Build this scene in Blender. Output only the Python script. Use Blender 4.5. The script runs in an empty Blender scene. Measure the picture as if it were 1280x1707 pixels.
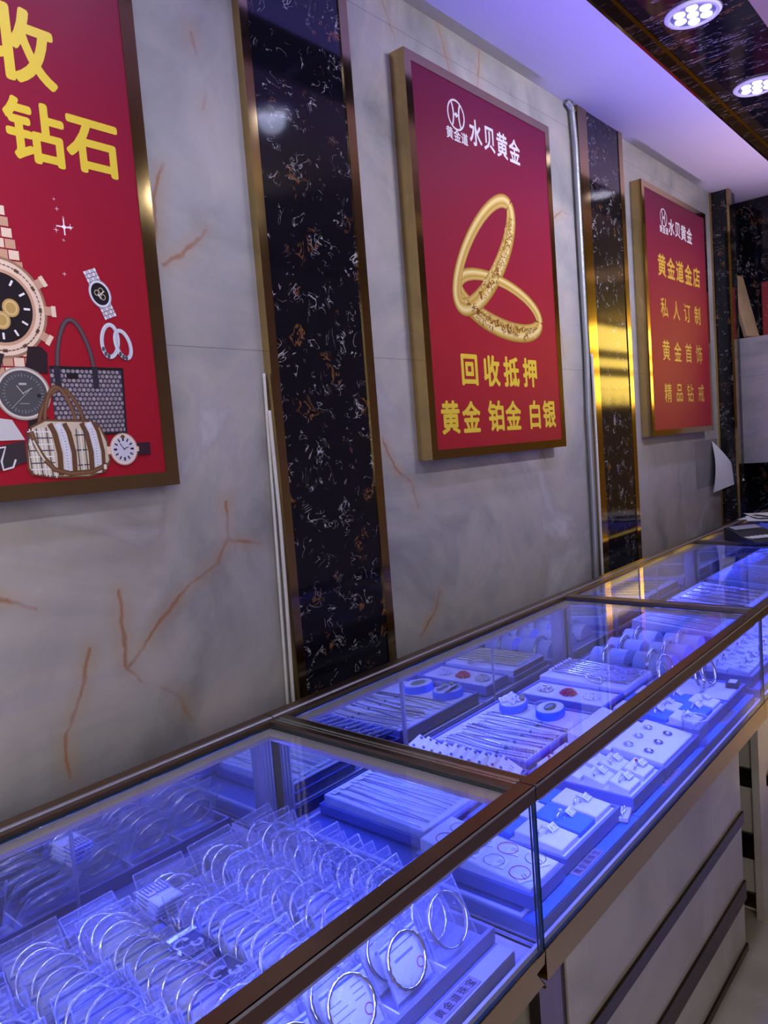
import bpy, math, random
from mathutils import Vector, Matrix, Euler
R = random.Random(7)
S = bpy.context.scene
COL = S.collection
PI = math.pi

# ------------------------------------------------------------------ camera, world, exposure
fw = Vector((0.75251, 0.65316, -0.08432)); rt = Vector((0.64861, -0.75721, -0.07704)); up = Vector((0.11417, -0.00328, 0.99346))
cd = bpy.data.cameras.new('camera'); cam = bpy.data.objects.new('camera', cd); COL.objects.link(cam)
cam.matrix_world = Matrix(((rt.x, up.x, -fw.x, 0.0), (rt.y, up.y, -fw.y, -1.5048), (rt.z, up.z, -fw.z, 1.5623), (0, 0, 0, 1)))
cd.sensor_fit = 'HORIZONTAL'; cd.sensor_width = 36; cd.lens = 35.372; cd.clip_start = 0.02
S.camera = cam
w = bpy.data.worlds.new('world'); S.world = w; w.use_nodes = True
w.node_tree.nodes['Background'].inputs[0].default_value = (0.5, 0.45, 0.6, 1)
w.node_tree.nodes['Background'].inputs[1].default_value = 0.08
S.view_settings.view_transform = 'Standard'; S.view_settings.look = 'None'
S.view_settings.exposure = 0.0; S.view_settings.gamma = 1.0
S.view_settings.use_curve_mapping = False
cy = S.cycles
cy.use_denoising = True; cy.max_bounces = 10; cy.diffuse_bounces = 4; cy.glossy_bounces = 5
cy.transparent_max_bounces = 40; cy.transmission_bounces = 6; cy.caustics_reflective = False; cy.caustics_refractive = False
cy.sample_clamp_indirect = 4.0

LED = (0.055, 0.074, 1.0)           # cold LED strips in the showcases
LED_FRONT, LED_BACK = 13.0, 11.0
DOWN = (0.62, 0.66, 1.0)           # ceiling downlights
DOWN_W, AISLE_W, FILL_PANE_E, SIGN_E = 1.6, 1.8, 3.8, 8.0
SOFFIT_FILL_W, COVE = 7.0, (.15, .14, 1.0)     # added unseen uplight behind the counter, brightens the soffit
WALL_FILL_W = 14.0                             # added unseen fill lights for the back wall, watts per metre

# ------------------------------------------------------------------ node helpers
def newmat(name):
    m = bpy.data.materials.new(name); m.use_nodes = True
    nt = m.node_tree; b = nt.nodes['Principled BSDF']
    return m, nt, b
def nd(nt, t, **k):
    n = nt.nodes.new('ShaderNode' + t)
    for a, v in k.items():
        if a.startswith('i_'): n.inputs[int(a[2:])].default_value = v
        elif a in n.inputs.keys(): n.inputs[a].default_value = v
        else: setattr(n, a, v)
    return n
def ln(nt, a, b): nt.links.new(a, b)
def pr(name, col, rough=.5, metal=0, spec=None, coat=0, noise=None):
    m, nt, b = newmat(name)
    b.inputs['Base Color'].default_value = (*col, 1); b.inputs['Roughness'].default_value = rough; b.inputs['Metallic'].default_value = metal
    if spec is not None: b.inputs['Specular IOR Level'].default_value = spec
    if coat: b.inputs['Coat Weight'].default_value = coat; b.inputs['Coat Roughness'].default_value = .06
    if noise:
        sc, amt, bump = noise
        tc = nd(nt, 'TexCoord'); n = nd(nt, 'TexNoise', Scale=sc, Detail=5.0)
        ln(nt, tc.outputs['Object'], n.inputs['Vector'])
        mx = nd(nt, 'MixRGB', blend_type='MULTIPLY', i_0=amt, i_1=(*col, 1)); r = nd(nt, 'ValToRGB')
        r.color_ramp.elements[0].position = .3; r.color_ramp.elements[1].position = .7
        r.color_ramp.elements[0].color = (.35, .35, .35, 1)
        ln(nt, n.outputs[0], r.inputs[0]); ln(nt, r.outputs[0], mx.inputs[2]); ln(nt, mx.outputs[0], b.inputs['Base Color'])
        if bump:
            bp = nd(nt, 'Bump', Strength=bump, Distance=.01); ln(nt, n.outputs[0], bp.inputs['Height']); ln(nt, bp.outputs[0], b.inputs['Normal'])
    return m
def brushed(name, col, rough, scale, axis):
    m, nt, b = newmat(name); b.inputs['Metallic'].default_value = 1; b.inputs['Base Color'].default_value = (*col, 1)
    tc = nd(nt, 'TexCoord'); mp = nd(nt, 'Mapping'); s = [scale * 8] * 3; s[axis] = scale * .1; mp.inputs['Scale'].default_value = s
    n = nd(nt, 'TexNoise', Scale=1.0, Detail=4.0); ln(nt, tc.outputs['Object'], mp.inputs[0]); ln(nt, mp.outputs[0], n.inputs['Vector'])
    mr = nd(nt, 'MapRange'); mr.inputs[3].default_value = rough * .7; mr.inputs[4].default_value = rough * 1.4
    ln(nt, n.outputs[0], mr.inputs[0]); ln(nt, mr.outputs[0], b.inputs['Roughness'])
    return m
def clear(name, tint, ior=1.45, diff=0.0, dcol=(.9, .92, 1), rough=.02, bump=None, edge=None):
    """clear sheet: see-through with a Fresnel reflection and a little haze"""
    m, nt, b = newmat(name); nt.nodes.remove(b); out = nt.nodes['Material Output']
    tr = nd(nt, 'BsdfTransparent'); tr.inputs[0].default_value = (*tint, 1)
    gl = nd(nt, 'BsdfGlossy', Roughness=rough); lw = nd(nt, 'LayerWeight', Blend=.5); pw = nd(nt, 'Math', operation='POWER', i_1=5.0); ln(nt, lw.outputs['Facing'], pw.inputs[0])
    f0 = ((ior - 1) / (ior + 1)) ** 2; fr = nd(nt, 'MapRange'); fr.inputs[3].default_value = f0; fr.inputs[4].default_value = 1.0; ln(nt, pw.outputs[0], fr.inputs[0])
    base = tr.outputs[0]
    if diff:
        df = nd(nt, 'BsdfDiffuse'); df.inputs[0].default_value = (*dcol, 1)
        tl = nd(nt, 'BsdfTranslucent'); tl.inputs[0].default_value = (*dcol, 1)
        md = nd(nt, 'MixShader', i_0=.5); ln(nt, df.outputs[0], md.inputs[1]); ln(nt, tl.outputs[0], md.inputs[2])
        mm = nd(nt, 'MixShader', i_0=diff); ln(nt, tr.outputs[0], mm.inputs[1]); ln(nt, md.outputs[0], mm.inputs[2]); base = mm.outputs[0]
    if bump:
        tc = nd(nt, 'TexCoord'); n = nd(nt, 'TexNoise', Scale=bump[0], Detail=3.0); ln(nt, tc.outputs['Object'], n.inputs['Vector'])
        bp = nd(nt, 'Bump', Strength=bump[1], Distance=.01); ln(nt, n.outputs[0], bp.inputs['Height'])
        ln(nt, bp.outputs[0], gl.inputs['Normal']); ln(nt, bp.outputs[0], lw.inputs['Normal'])
    mx = nd(nt, 'MixShader'); ln(nt, fr.outputs[0], mx.inputs[0]); ln(nt, base, mx.inputs[1]); ln(nt, gl.outputs[0], mx.inputs[2])
    ln(nt, mx.outputs[0], out.inputs[0])
    return m
def emit(name, col, st):
    m, nt, b = newmat(name); b.inputs['Base Color'].default_value = (*col, 1)
    b.inputs['Emission Color'].default_value = (*col, 1); b.inputs['Emission Strength'].default_value = st
    return m
def inkmat(name, rough=.3, coat=.0):
    m, nt, b = newmat(name); a = nd(nt, 'Attribute', attribute_name='ink'); ln(nt, a.outputs['Color'], b.inputs['Base Color'])
    b.inputs['Roughness'].default_value = rough; b.inputs['Coat Weight'].default_value = coat
    return m

# polished onyx slabs of the back wall: clouds, fine joints, rust coloured veins
VEINS = [[(.842, 1.298), (.838, 1.2), (.841, 1.131), (.875, 1.081), (.93, 1.055), (.965, 1.02), (.99, .955)],
         [(.845, 1.13), (.93, 1.21), (1.02, 1.28), (1.10, 1.315), (1.141, 1.367), (1.24, 1.346)],
         [(.759, 1.19), (.73, 1.10), (.688, 1.03), (.690, .94)], [(1.141, 1.367), (1.15, 1.46)],
         [(1.031, 2.018), (1.09, 2.045), (1.165, 2.115)], [(1.02, 2.07), (1.03, 2.16), (1.062, 2.25)],
         [(1.173, 2.57), (1.205, 2.44), (1.19, 2.40)], [(1.745, 1.60), (1.80, 1.50), (1.887, 1.43), (1.9, 1.36)],
         [(1.863, .95), (1.93, .99), (1.99, 1.07)], [(2.73, 1.50), (2.80, 1.40)], [(1.90, 2.93), (1.955, 2.84), (1.96, 2.78)],
         [(2.95, 2.45), (3.02, 2.50), (3.06, 2.49)], [(.45, 1.36), (.59, 1.33), (.66, 1.30)], [(2.92, 2.1), (2.97, 1.9)], [(2.2, 2.95), (2.26, 2.80)], [(2.45, 2.95), (2.42, 2.8)]]
def onyx():
    m, nt, b = newmat('polished_onyx')
    geo = nd(nt, 'NewGeometry'); pos = geo.outputs['Position']
    n1 = nd(nt, 'TexNoise', Scale=1.7, Detail=6.0, Roughness=.55, Distortion=1.6); ln(nt, pos, n1.inputs['Vector'])
    r1 = nd(nt, 'ValToRGB'); e = r1.color_ramp.elements
    e[0].position = .30; e[0].color = (.27, .265, .255, 1); e[1].position = .72; e[1].color = (.62, .60, .61, 1)
    for p_, c_ in ((.45, (.40, .39, .375, 1)), (.54, (.47, .435, .40, 1)), (.60, (.42, .40, .40, 1))):
        x = e.new(p_); x.color = c_
    ln(nt, n1.outputs[0], r1.inputs[0])
    n2 = nd(nt, 'TexNoise', Scale=5.0, Detail=8.0, Roughness=.6, Distortion=.8); ln(nt, pos, n2.inputs['Vector'])
    mm = nd(nt, 'MixRGB', blend_type='OVERLAY', i_0=.25); ln(nt, r1.outputs[0], mm.inputs[1]); ln(nt, n2.outputs[0], mm.inputs[2])
    # warp
    wn = nd(nt, 'TexNoise', Scale=14.0, Detail=4.0); ln(nt, pos, wn.inputs['Vector'])
    sb = nd(nt, 'VectorMath', operation='SUBTRACT', i_1=(.5, .5, .5)); ln(nt, wn.outputs['Color'], sb.inputs[0])
    ws = nd(nt, 'VectorMath', operation='SCALE', Scale=.035); ln(nt, sb.outputs[0], ws.inputs[0])
    ad = nd(nt, 'VectorMath', operation='ADD'); ln(nt, pos, ad.inputs[0]); ln(nt, ws.outputs[0], ad.inputs[1])
    fl = nd(nt, 'VectorMath', operation='MULTIPLY', i_1=(1, 0, 1)); ln(nt, ad.outputs[0], fl.inputs[0])
    P = fl.outputs[0]; D = None
    for line in VEINS:
        for (ax, az), (bx, bz) in zip(line, line[1:]):
            ba = Vector((bx - ax, 0, bz - az))
            pa = nd(nt, 'VectorMath', operation='SUBTRACT', i_1=(ax, 0, az)); ln(nt, P, pa.inputs[0])
            dt = nd(nt, 'VectorMath', operation='DOT_PRODUCT', i_1=tuple(ba / ba.dot(ba))); ln(nt, pa.outputs[0], dt.inputs[0])
            cl = nd(nt, 'Clamp'); ln(nt, dt.outputs['Value'], cl.inputs[0])
            sc = nd(nt, 'VectorMath', operation='SCALE', i_0=tuple(ba)); ln(nt, cl.outputs[0], sc.inputs['Scale'])
            ds = nd(nt, 'VectorMath', operation='DISTANCE'); ln(nt, pa.outputs[0], ds.inputs[0]); ln(nt, sc.outputs[0], ds.inputs[1])
            if D is None: D = ds.outputs['Value']
            else:
                mn = nd(nt, 'Math', operation='MINIMUM'); ln(nt, D, mn.inputs[0]); ln(nt, ds.outputs['Value'], mn.inputs[1]); D = mn.outputs[0]
    n3 = nd(nt, 'TexNoise', Scale=7.0, Detail=3.0); ln(nt, pos, n3.inputs['Vector'])
    col = mm.outputs[0]
    for rad, c_, amt in ((.050, (.44, .31, .20, 1), .50), (.0075, (.34, .14, .045, 1), .78)):
        mr = nd(nt, 'MapRange', interpolation_type='SMOOTHSTEP'); mr.inputs[1].default_value = 0; mr.inputs[2].default_value = rad
        mr.inputs[3].default_value = amt; mr.inputs[4].default_value = 0; ln(nt, D, mr.inputs[0])
        m2 = nd(nt, 'MapRange'); m2.inputs[1].default_value = .35; m2.inputs[2].default_value = .58; ln(nt, n3.outputs[0], m2.inputs[0])
        ml = nd(nt, 'Math', operation='MULTIPLY'); ln(nt, mr.outputs[0], ml.inputs[0]); ln(nt, m2.outputs[0], ml.inputs[1])
        mx = nd(nt, 'MixRGB', i_2=c_); ln(nt, ml.outputs[0], mx.inputs[0]); ln(nt, col, mx.inputs[1]); col = mx.outputs[0]
    # slab joints at a few heights
    sx = nd(nt, 'SeparateXYZ'); ln(nt, pos, sx.inputs[0])
    for zj in (1.835, 2.86):
        a = nd(nt, 'Math', operation='SUBTRACT', i_1=zj); ln(nt, sx.outputs[2], a.inputs[0]); a2 = nd(nt, 'Math', operation='ABSOLUTE'); ln(nt, a.outputs[0], a2.inputs[0])
        lt = nd(nt, 'Math', operation='LESS_THAN', i_1=.0011); ln(nt, a2.outputs[0], lt.inputs[0])
        mu = nd(nt, 'Math', operation='MULTIPLY', i_1=.55); ln(nt, lt.outputs[0], mu.inputs[0])
        mx = nd(nt, 'MixRGB', i_2=(.10, .09, .08, 1)); ln(nt, mu.outputs[0], mx.inputs[0]); ln(nt, col, mx.inputs[1]); col = mx.outputs[0]
    ln(nt, col, b.inputs['Base Color']); b.inputs['Roughness'].default_value = .36; b.inputs['Specular IOR Level'].default_value = .35
    return m
# black marble with short white and rust flecks
def portoro(name, scale=1.0, stretch=(1, 1, 1), rough=.07):
    m, nt, b = newmat(name); tc = nd(nt, 'NewGeometry'); mp = nd(nt, 'Mapping'); mp.inputs['Scale'].default_value = stretch
    ln(nt, tc.outputs['Position'], mp.inputs[0]); V = mp.outputs[0]
    def fleck(sc, dist, wdt, msc, mlo, seed):
        of = nd(nt, 'VectorMath', operation='ADD', i_1=(seed, seed * 2.3, seed * .7)); ln(nt, V, of.inputs[0])
        n = nd(nt, 'TexNoise', Scale=sc * scale, Detail=2.5, Roughness=.6, Distortion=dist); ln(nt, of.outputs[0], n.inputs['Vector'])
        s = nd(nt, 'Math', operation='SUBTRACT', i_1=.5); ln(nt, n.outputs[0], s.inputs[0]); a = nd(nt, 'Math', operation='ABSOLUTE'); ln(nt, s.outputs[0], a.inputs[0])
        r = nd(nt, 'MapRange'); r.inputs[1].default_value = 0; r.inputs[2].default_value = wdt; r.inputs[3].default_value = 1; r.inputs[4].default_value = 0; ln(nt, a.outputs[0], r.inputs[0])
        k = nd(nt, 'TexNoise', Scale=msc * scale, Detail=2.0); ln(nt, of.outputs[0], k.inputs['Vector'])
        q = nd(nt, 'MapRange'); q.inputs[1].default_value = mlo; q.inputs[2].default_value = mlo + .06; ln(nt, k.outputs[0], q.inputs[0])
        ml = nd(nt, 'Math', operation='MULTIPLY'); ln(nt, r.outputs[0], ml.inputs[0]); ln(nt, q.outputs[0], ml.inputs[1])
        return ml.outputs[0]
    col = None
    base = nd(nt, 'RGB'); base.outputs[0].default_value = (.006, .006, .011, 1); col = base.outputs[0]
    for f, c_ in ((fleck(9, 2.6, .013, 13, .545, 3.1), (.40, .38, .38, 1)), (fleck(14, 1.8, .016, 16, .575, 8.7), (.62, .60, .60, 1)), (fleck(13, 2.2, .04, 11, .605, 5.2), (.26, .105, .035, 1))):
        mx = nd(nt, 'MixRGB', i_2=c_); ln(nt, f, mx.inputs[0]); ln(nt, col, mx.inputs[1]); col = mx.outputs[0]
    ln(nt, col, b.inputs['Base Color']); b.inputs['Roughness'].default_value = rough
    return m
def beige_marble():
    m, nt, b = newmat('beige_marble'); g = nd(nt, 'NewGeometry')
    n = nd(nt, 'TexNoise', Scale=3.0, Detail=8.0, Distortion=1.0); ln(nt, g.outputs['Position'], n.inputs['Vector'])
    r = nd(nt, 'ValToRGB'); e = r.color_ramp.elements; e[0].position = .3; e[0].color = (.42, .40, .31, 1); e[1].position = .75; e[1].color = (.60, .58, .47, 1); ln(nt, n.outputs[0], r.inputs[0])
    v = nd(nt, 'TexNoise', Scale=5.0, Detail=4.0, Distortion=2.5); ln(nt, g.outputs['Position'], v.inputs['Vector'])
    s = nd(nt, 'Math', operation='SUBTRACT', i_1=.5); ln(nt, v.outputs[0], s.inputs[0]); a = nd(nt, 'Math', operation='ABSOLUTE'); ln(nt, s.outputs[0], a.inputs[0])
    q = nd(nt, 'MapRange'); q.inputs[2].default_value = .012; q.inputs[3].default_value = .55; q.inputs[4].default_value = 0; ln(nt, a.outputs[0], q.inputs[0])
    k = nd(nt, 'TexNoise', Scale=2.4, Detail=1.0); ln(nt, g.outputs['Position'], k.inputs['Vector']); k2 = nd(nt, 'MapRange'); k2.inputs[1].default_value = .55; k2.inputs[2].default_value = .65; ln(nt, k.outputs[0], k2.inputs[0])
    ml = nd(nt, 'Math', operation='MULTIPLY'); ln(nt, q.outputs[0], ml.inputs[0]); ln(nt, k2.outputs[0], ml.inputs[1])
    mx = nd(nt, 'MixRGB', i_2=(.75, .72, .68, 1)); ln(nt, ml.outputs[0], mx.inputs[0]); ln(nt, r.outputs[0], mx.inputs[1]); ln(nt, mx.outputs[0], b.inputs['Base Color'])
    b.inputs['Roughness'].default_value = .12
    return m
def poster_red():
    m, nt, b = newmat('red_vinyl_shaded_top'); g = nd(nt, 'NewGeometry'); s = nd(nt, 'SeparateXYZ'); ln(nt, g.outputs['Position'], s.inputs[0])
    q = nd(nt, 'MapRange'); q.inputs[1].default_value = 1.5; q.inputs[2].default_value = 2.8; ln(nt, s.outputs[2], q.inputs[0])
    r = nd(nt, 'ValToRGB'); e = r.color_ramp.elements; e[0].position = .3; e[0].color = (.37, .012, .026, 1); e[1].position = 1; e[1].color = (.125, .006, .045, 1); ln(nt, q.outputs[0], r.inputs[0])  # printed red; the purple-dark top paints in the violet ceiling reflection
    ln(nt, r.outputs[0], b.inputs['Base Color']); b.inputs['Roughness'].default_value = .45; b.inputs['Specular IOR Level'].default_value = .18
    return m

M_ = dict(
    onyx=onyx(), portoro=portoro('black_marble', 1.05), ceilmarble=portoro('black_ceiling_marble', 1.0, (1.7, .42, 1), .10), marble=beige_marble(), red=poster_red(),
    gold=brushed('gold_mirror_steel', (.50, .36, .15), .10, 6, 2), goldh=brushed('gold_brushed_steel', (.56, .40, .12), .22, 6, 0),
    bronze=brushed('bronze_rail', (.20, .125, .075), .30, 8, 0), bronzey=brushed('bronze_rail_cross', (.20, .15, .11), .28, 8, 1), darkstrip=brushed('dark_bronze_strip', (.10, .075, .055), .25, 8, 0),
    mauve=brushed('pinkish_steel', (.36, .29, .29), .30, 8, 2), alu=brushed('anodised_aluminium', (.62, .62, .64), .32, 8, 2), alux=pr('pale_rail_line', (.30, .30, .35), .35, .35), alugreen=brushed('cross_rail_bead', (.34, .38, .36), .25, 8, 1), lip=pr('painted_lip', (.52, .45, .43), .45, .3),
    glass=clear('showcase_glass', (.95, .975, .985), 1.5), gedge=pr('glass_edge', (.012, .05, .06), .1), mirror=pr('silvered_mirror', (.86, .9, .94), .015, 1),
    acrylic=clear('clear_acrylic', (.93, .94, .97), 1.49, .06, rough=.03), pouch=clear('clear_pouch_film', (.95, .96, .98), 1.5, .075, rough=.10, bump=(70, 1.0)), pedge=clear('pouch_seam', (.92, .92, .96), 1.6, .26, rough=.15), tumbler=clear('tumbler_glass', (.90, .92, .95), 1.65, .05),
    film=clear('loose_film', (.9, .9, .92), 1.4, .3, (.8, .8, .82), .2), gauze=clear('grey_gauze', (.75, .75, .75), 1.3, .5, (.5, .52, .55), .4),
    ceil=pr('white_soffit', (.78, .76, .78), .55, noise=(3, .06, 0)), tan=pr('tan_ceiling', (.34, .23, .17), .6), plaster=pr('plaster', (.50, .44, .38), .7), floor=beige_marble(),
    silver=pr('polished_silver', (.90, .90, .92), .16, 1), chain=pr('silver_chain', (.62, .64, .70), .22, 1), dkchain=pr('oxidised_silver', (.20, .20, .24), .28, 1), goldj=pr('yellow_gold', (.75, .5, .18), .2, 1),
    white=pr('white_leatherette', (.72, .73, .78), .55, noise=(60, .12, .15)), blue=pr('blue_suede', (.06, .20, .72), .85, noise=(120, .2, .2)), tray=pr('blue_grey_leatherette', (.13, .17, .40), .5, noise=(90, .12, .1)),
    dtray=pr('slate_leatherette', (.17, .17, .23), .5, noise=(90, .15, .1)), ltray=pr('lavender_leatherette', (.40, .42, .62), .55, noise=(90, .12, .1)), felt=pr('case_lining', (.50, .48, .58), .7, noise=(150, .15, .1)),
    paper=pr('white_card', (.78, .79, .80), .6), inkp=inkmat('printed_card', .5), inkv=inkmat('printed_vinyl', .3), plate=pr('metal_name_plate', (.26, .22, .20), .5), dark=pr('black_ink', (.012, .012, .015), .4),
    ylw=pr('yellow_print', (.78, .58, .045), .35), dyl=pr('deep_yellow_print', (.72, .44, .05), .35), wht=pr('white_print', (.80, .78, .82), .35), gem=pr('clear_stone', (.9, .92, 1), .03, .3, .9), redgem=pr('red_stone', (.5, .02, .03), .08, 0, .9), green=pr('olive_glass_beads', (.16, .19, .05), .3),
    cable=pr('white_cable', (.72, .70, .64), .5), conduit=pr('grey_metal_hose', (.42, .44, .47), .4, .6), plank=pr('pale_pine', (.55, .38, .20), .5, noise=(14, .35, .1)), black=pr('black_plastic', (.015, .016, .022), .35),
    lampw=pr('white_lamp_ring', (.8, .8, .85), .4), lens=emit('lit_lens', (.86, .88, 1.0), 2.2), lampp=pr('lamp_reflector', (.20, .20, .30), .35), sign=emit('lit_yellow_sign', (1.0, .68, .12), SIGN_E), front=emit('added_bright_pane', (1.0, .95, .88), FILL_PANE_E), lcd=pr('calculator_display', (.35, .36, .40), .3), pink=pr('crimson_cloth', (.45, .05, .10), .8),
    ledoff=emit('led_strip_face', (.5, .6, 1.0), 1.5))
# ------------------------------------------------------------------ mesh helpers
class MB:
    def __init__(s): s.v = []; s.f = []; s.m = []; s.c = []; s.cur = 0; s.ink = None
    def add(s, vs, fs, xf=None):
        o = len(s.v)
        for v in vs:
            v = Vector(v)
            if xf is not None: v = xf @ v
            s.v.append(v); s.c.append(s.ink or (1, 1, 1))
        for f in fs: s.f.append([o + i for i in f]); s.m.append(s.cur)
        return s
    def box(s, x0, x1, y0, y1, z0, z1, xf=None):
        return s.add([(x0, y0, z0), (x1, y0, z0), (x1, y1, z0), (x0, y1, z0), (x0, y0, z1), (x1, y0, z1), (x1, y1, z1), (x0, y1, z1)],
                     [(0, 3, 2, 1), (4, 5, 6, 7), (0, 1, 5, 4), (1, 2, 6, 5), (2, 3, 7, 6), (3, 0, 4, 7)], xf)
    def rbox(s, x0, x1, y0, y1, z0, z1, c=.002, xf=None):
        """box with chamfered vertical and upper edges"""
        def ring(i, z): return [(x0 + i + c, y0 + i, z), (x1 - i - c, y0 + i, z), (x1 - i, y0 + i + c, z), (x1 - i, y1 - i - c, z), (x1 - i - c, y1 - i, z), (x0 + i + c, y1 - i, z), (x0 + i, y1 - i - c, z), (x0 + i, y0 + i + c, z)]
        vs = ring(c * .4, z0) + ring(0, z0 + c * .4) + ring(0, z1 - c) + ring(c, z1)
        fs = [tuple(range(7, -1, -1)), tuple(range(24, 32))]
        for k in range(3):
            for i in range(8): j = (i + 1) % 8; fs.append((k * 8 + i, k * 8 + j, k * 8 + 8 + j, k * 8 + 8 + i))
        return s.add(vs, fs, xf)
    def prism(s, pts, y0, y1, xf=None):
        """polygon in x,z pushed along y"""
        n = len(pts); vs = [(x, y0, z) for x, z in pts] + [(x, y1, z) for x, z in pts]
        fs = [tuple(range(n)), tuple(range(2 * n - 1, n - 1, -1))] + [(i, i + n, (i + 1) % n + n, (i + 1) % n) for i in range(n)]
        return s.add(vs, fs, xf)
    def lathe(s, prof, n=24, xf=None, sx=1, sy=1):
        vs = []; fs = []
        for r, z in prof:
            for k in range(n): a = 2 * PI * k / n; vs.append((r * math.cos(a) * sx, r * math.sin(a) * sy, z))
        for i in range(len(prof) - 1):
            for k in range(n): j = (k + 1) % n; fs.append((i * n + k, i * n + j, (i + 1) * n + j, (i + 1) * n + k))
        fs.append(tuple(range(n - 1, -1, -1))); L = (len(prof) - 1) * n; fs.append(tuple(range(L, L + n)))
        return s.add(vs, fs, xf)
    def tube(s, path, r, n=6, closed=False, xf=None, flat=1.0):
        P = [Vector(p) for p in path]; m = len(P); vs = []; fs = []; rr = r if callable(r) else (lambda i: r)
        up_ = Vector((0, 0, 1))
        for i in range(m):
            t = (P[(i + 1) % m] - P[i - 1]) if closed else (P[min(i + 1, m - 1)] - P[max(i - 1, 0)])
            if t.length < 1e-9: t = Vector((1, 0, 0))
            t.normalize(); a = t.cross(up_)
            if a.length < .1: a = t.cross(Vector((0, 1, 0)))
            a.normalize(); b = a.cross(t)
            for k in range(n): g = 2 * PI * k / n; vs.append(P[i] + a * (rr(i) * math.cos(g)) + b * (rr(i) * flat * math.sin(g)))
        for i in range(m if closed else m - 1):
            for k in range(n): j = (k + 1) % n; q = (i + 1) % m; fs.append((i * n + k, i * n + j, q * n + j, q * n + k))
        if not closed: fs.append(tuple(range(n - 1, -1, -1))); fs.append(tuple(range((m - 1) * n, m * n)))
        return s.add(vs, fs, xf)
    def torus(s, R0, r, n=36, k=8, xf=None, wob=0, w=1.0, arc=2 * PI):
        """ring in the x,z plane; w widens it along y"""
        vs = []; fs = []; full = abs(arc - 2 * PI) < 1e-6; cnt = n if full else n + 1
        for i in range(cnt):
            a = arc * i / n + (0 if full else PI / 2 - arc / 2 ); q = r * (1 + wob * math.sin(i * 2.1))
            for j in range(k): g = 2 * PI * j / k; rad = R0 + q * math.cos(g); vs.append((rad * math.cos(a), q * w * math.sin(g), rad * math.sin(a)))
        for i in range(n if full else n):
            for j in range(k): a2 = (i + 1) % cnt; b2 = (j + 1) % k; fs.append((i * k + j, i * k + b2, a2 * k + b2, a2 * k + j))
        return s.add(vs, fs, xf)
    def ball(s, c, r, n=8, xf=None, sz=1):
        pr_ = [(r * math.sin(PI * i / 5), -r * sz * math.cos(PI * i / 5)) for i in range(6)]
        pr_[0] = (r * .05, pr_[0][1]); pr_[-1] = (r * .05, pr_[-1][1])
        t = Matrix.Translation(c); return s.lathe(pr_, n, (xf @ t) if xf is not None else t)
    def build(s, name, mats, parent=None, smooth=False, loc=None, rot=None):
        me = bpy.data.meshes.new(name); me.from_pydata([tuple(v) for v in s.v], [], s.f)
        mats = mats if isinstance(mats, (list, tuple)) else [mats]
        for k in mats: me.materials.append(M_[k] if isinstance(k, str) else k)
        if len(mats) > 1: me.polygons.foreach_set('material_index', s.m)
        if s.ink is not None:
            at = me.color_attributes.new('ink', 'FLOAT_COLOR', 'POINT'); at.data.foreach_set('color', [q for c in s.c for q in (*c, 1)])
        if smooth: me.polygons.foreach_set('use_smooth', [True] * len(me.polygons))
        me.update()
        return link(name, me, parent, loc, rot)
def link(name, me, parent=None, loc=None, rot=None):
    o = bpy.data.objects.new(name, me); COL.objects.link(o)
    if parent is not None: o.parent = parent
    if loc: o.location = loc
    if rot: o.rotation_euler = rot
    return o
def tag(o, label, cat, group=None):
    o['label'] = label; o['category'] = cat
    if group: o['group'] = group
    return o
def thing(name, label, cat, loc=(0, 0, 0), rot=(0, 0, 0), group=None):
    return tag(link(name, None, None, loc, rot), label, cat, group)
def struct(o, label=None, cat=None):
    o['kind'] = 'structure'
    if label: o['label'] = label; o['category'] = cat
    return o
def copy_tree(o, loc, rot, label, group=None):
    c = o.copy(); COL.objects.link(c); c.location = loc; c.rotation_euler = rot; c['label'] = label
    if group: c['group'] = group
    for ch in list(o.children):
        d = ch.copy(); COL.objects.link(d); d.parent = c
        for g in list(ch.children):
            e = g.copy(); COL.objects.link(e); e.parent = d
    return c
ORD = ['first', 'second', 'third', 'fourth', 'fifth', 'sixth', 'seventh', 'eighth', 'ninth', 'tenth', 'eleventh', 'twelfth', 'thirteenth', 'fourteenth', 'fifteenth', 'sixteenth']
T = Matrix.Translation
def RX(a): return Matrix.Rotation(a, 4, 'X')
def RY(a): return Matrix.Rotation(a, 4, 'Y')
def RZ(a): return Matrix.Rotation(a, 4, 'Z')
_gl = {}
def glyph(ch, bold):
    k = (ch, bold)
    if k not in _gl:
        cu = bpy.data.curves.new('t', 'FONT'); cu.body = ch; cu.size = 1; cu.resolution_u = 3; cu.fill_mode = 'FRONT'
        o = bpy.data.objects.new('t', cu); COL.objects.link(o); dg = bpy.context.evaluated_depsgraph_get()
        me = bpy.data.meshes.new_from_object(o.evaluated_get(dg))
        vs = [v.co.copy() for v in me.vertices]; fs = [tuple(p.vertices) for p in me.polygons]
        bpy.data.objects.remove(o); bpy.data.curves.remove(cu); bpy.data.meshes.remove(me)
        if vs:
            xs = [v.x for v in vs]; ys = [v.y for v in vs]; c = Vector(((min(xs) + max(xs)) / 2, (min(ys) + max(ys)) / 2, 0)); vs = [v - c for v in vs]
            if bold:
                b0, f0 = vs, fs; vs, fs = [], []
                for q in range(9):
                    a = 2 * PI * q / 8; o_ = len(vs); dx, dy = (bold * math.cos(a), bold * math.sin(a)) if q < 8 else (0, 0)
                    vs += [Vector((v.x + dx, v.y + dy, .00001 * q)) for v in b0]; fs += [tuple(o_ + i for i in f) for f in f0]
        _gl[k] = (vs, fs)
    return _gl[k]
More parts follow.
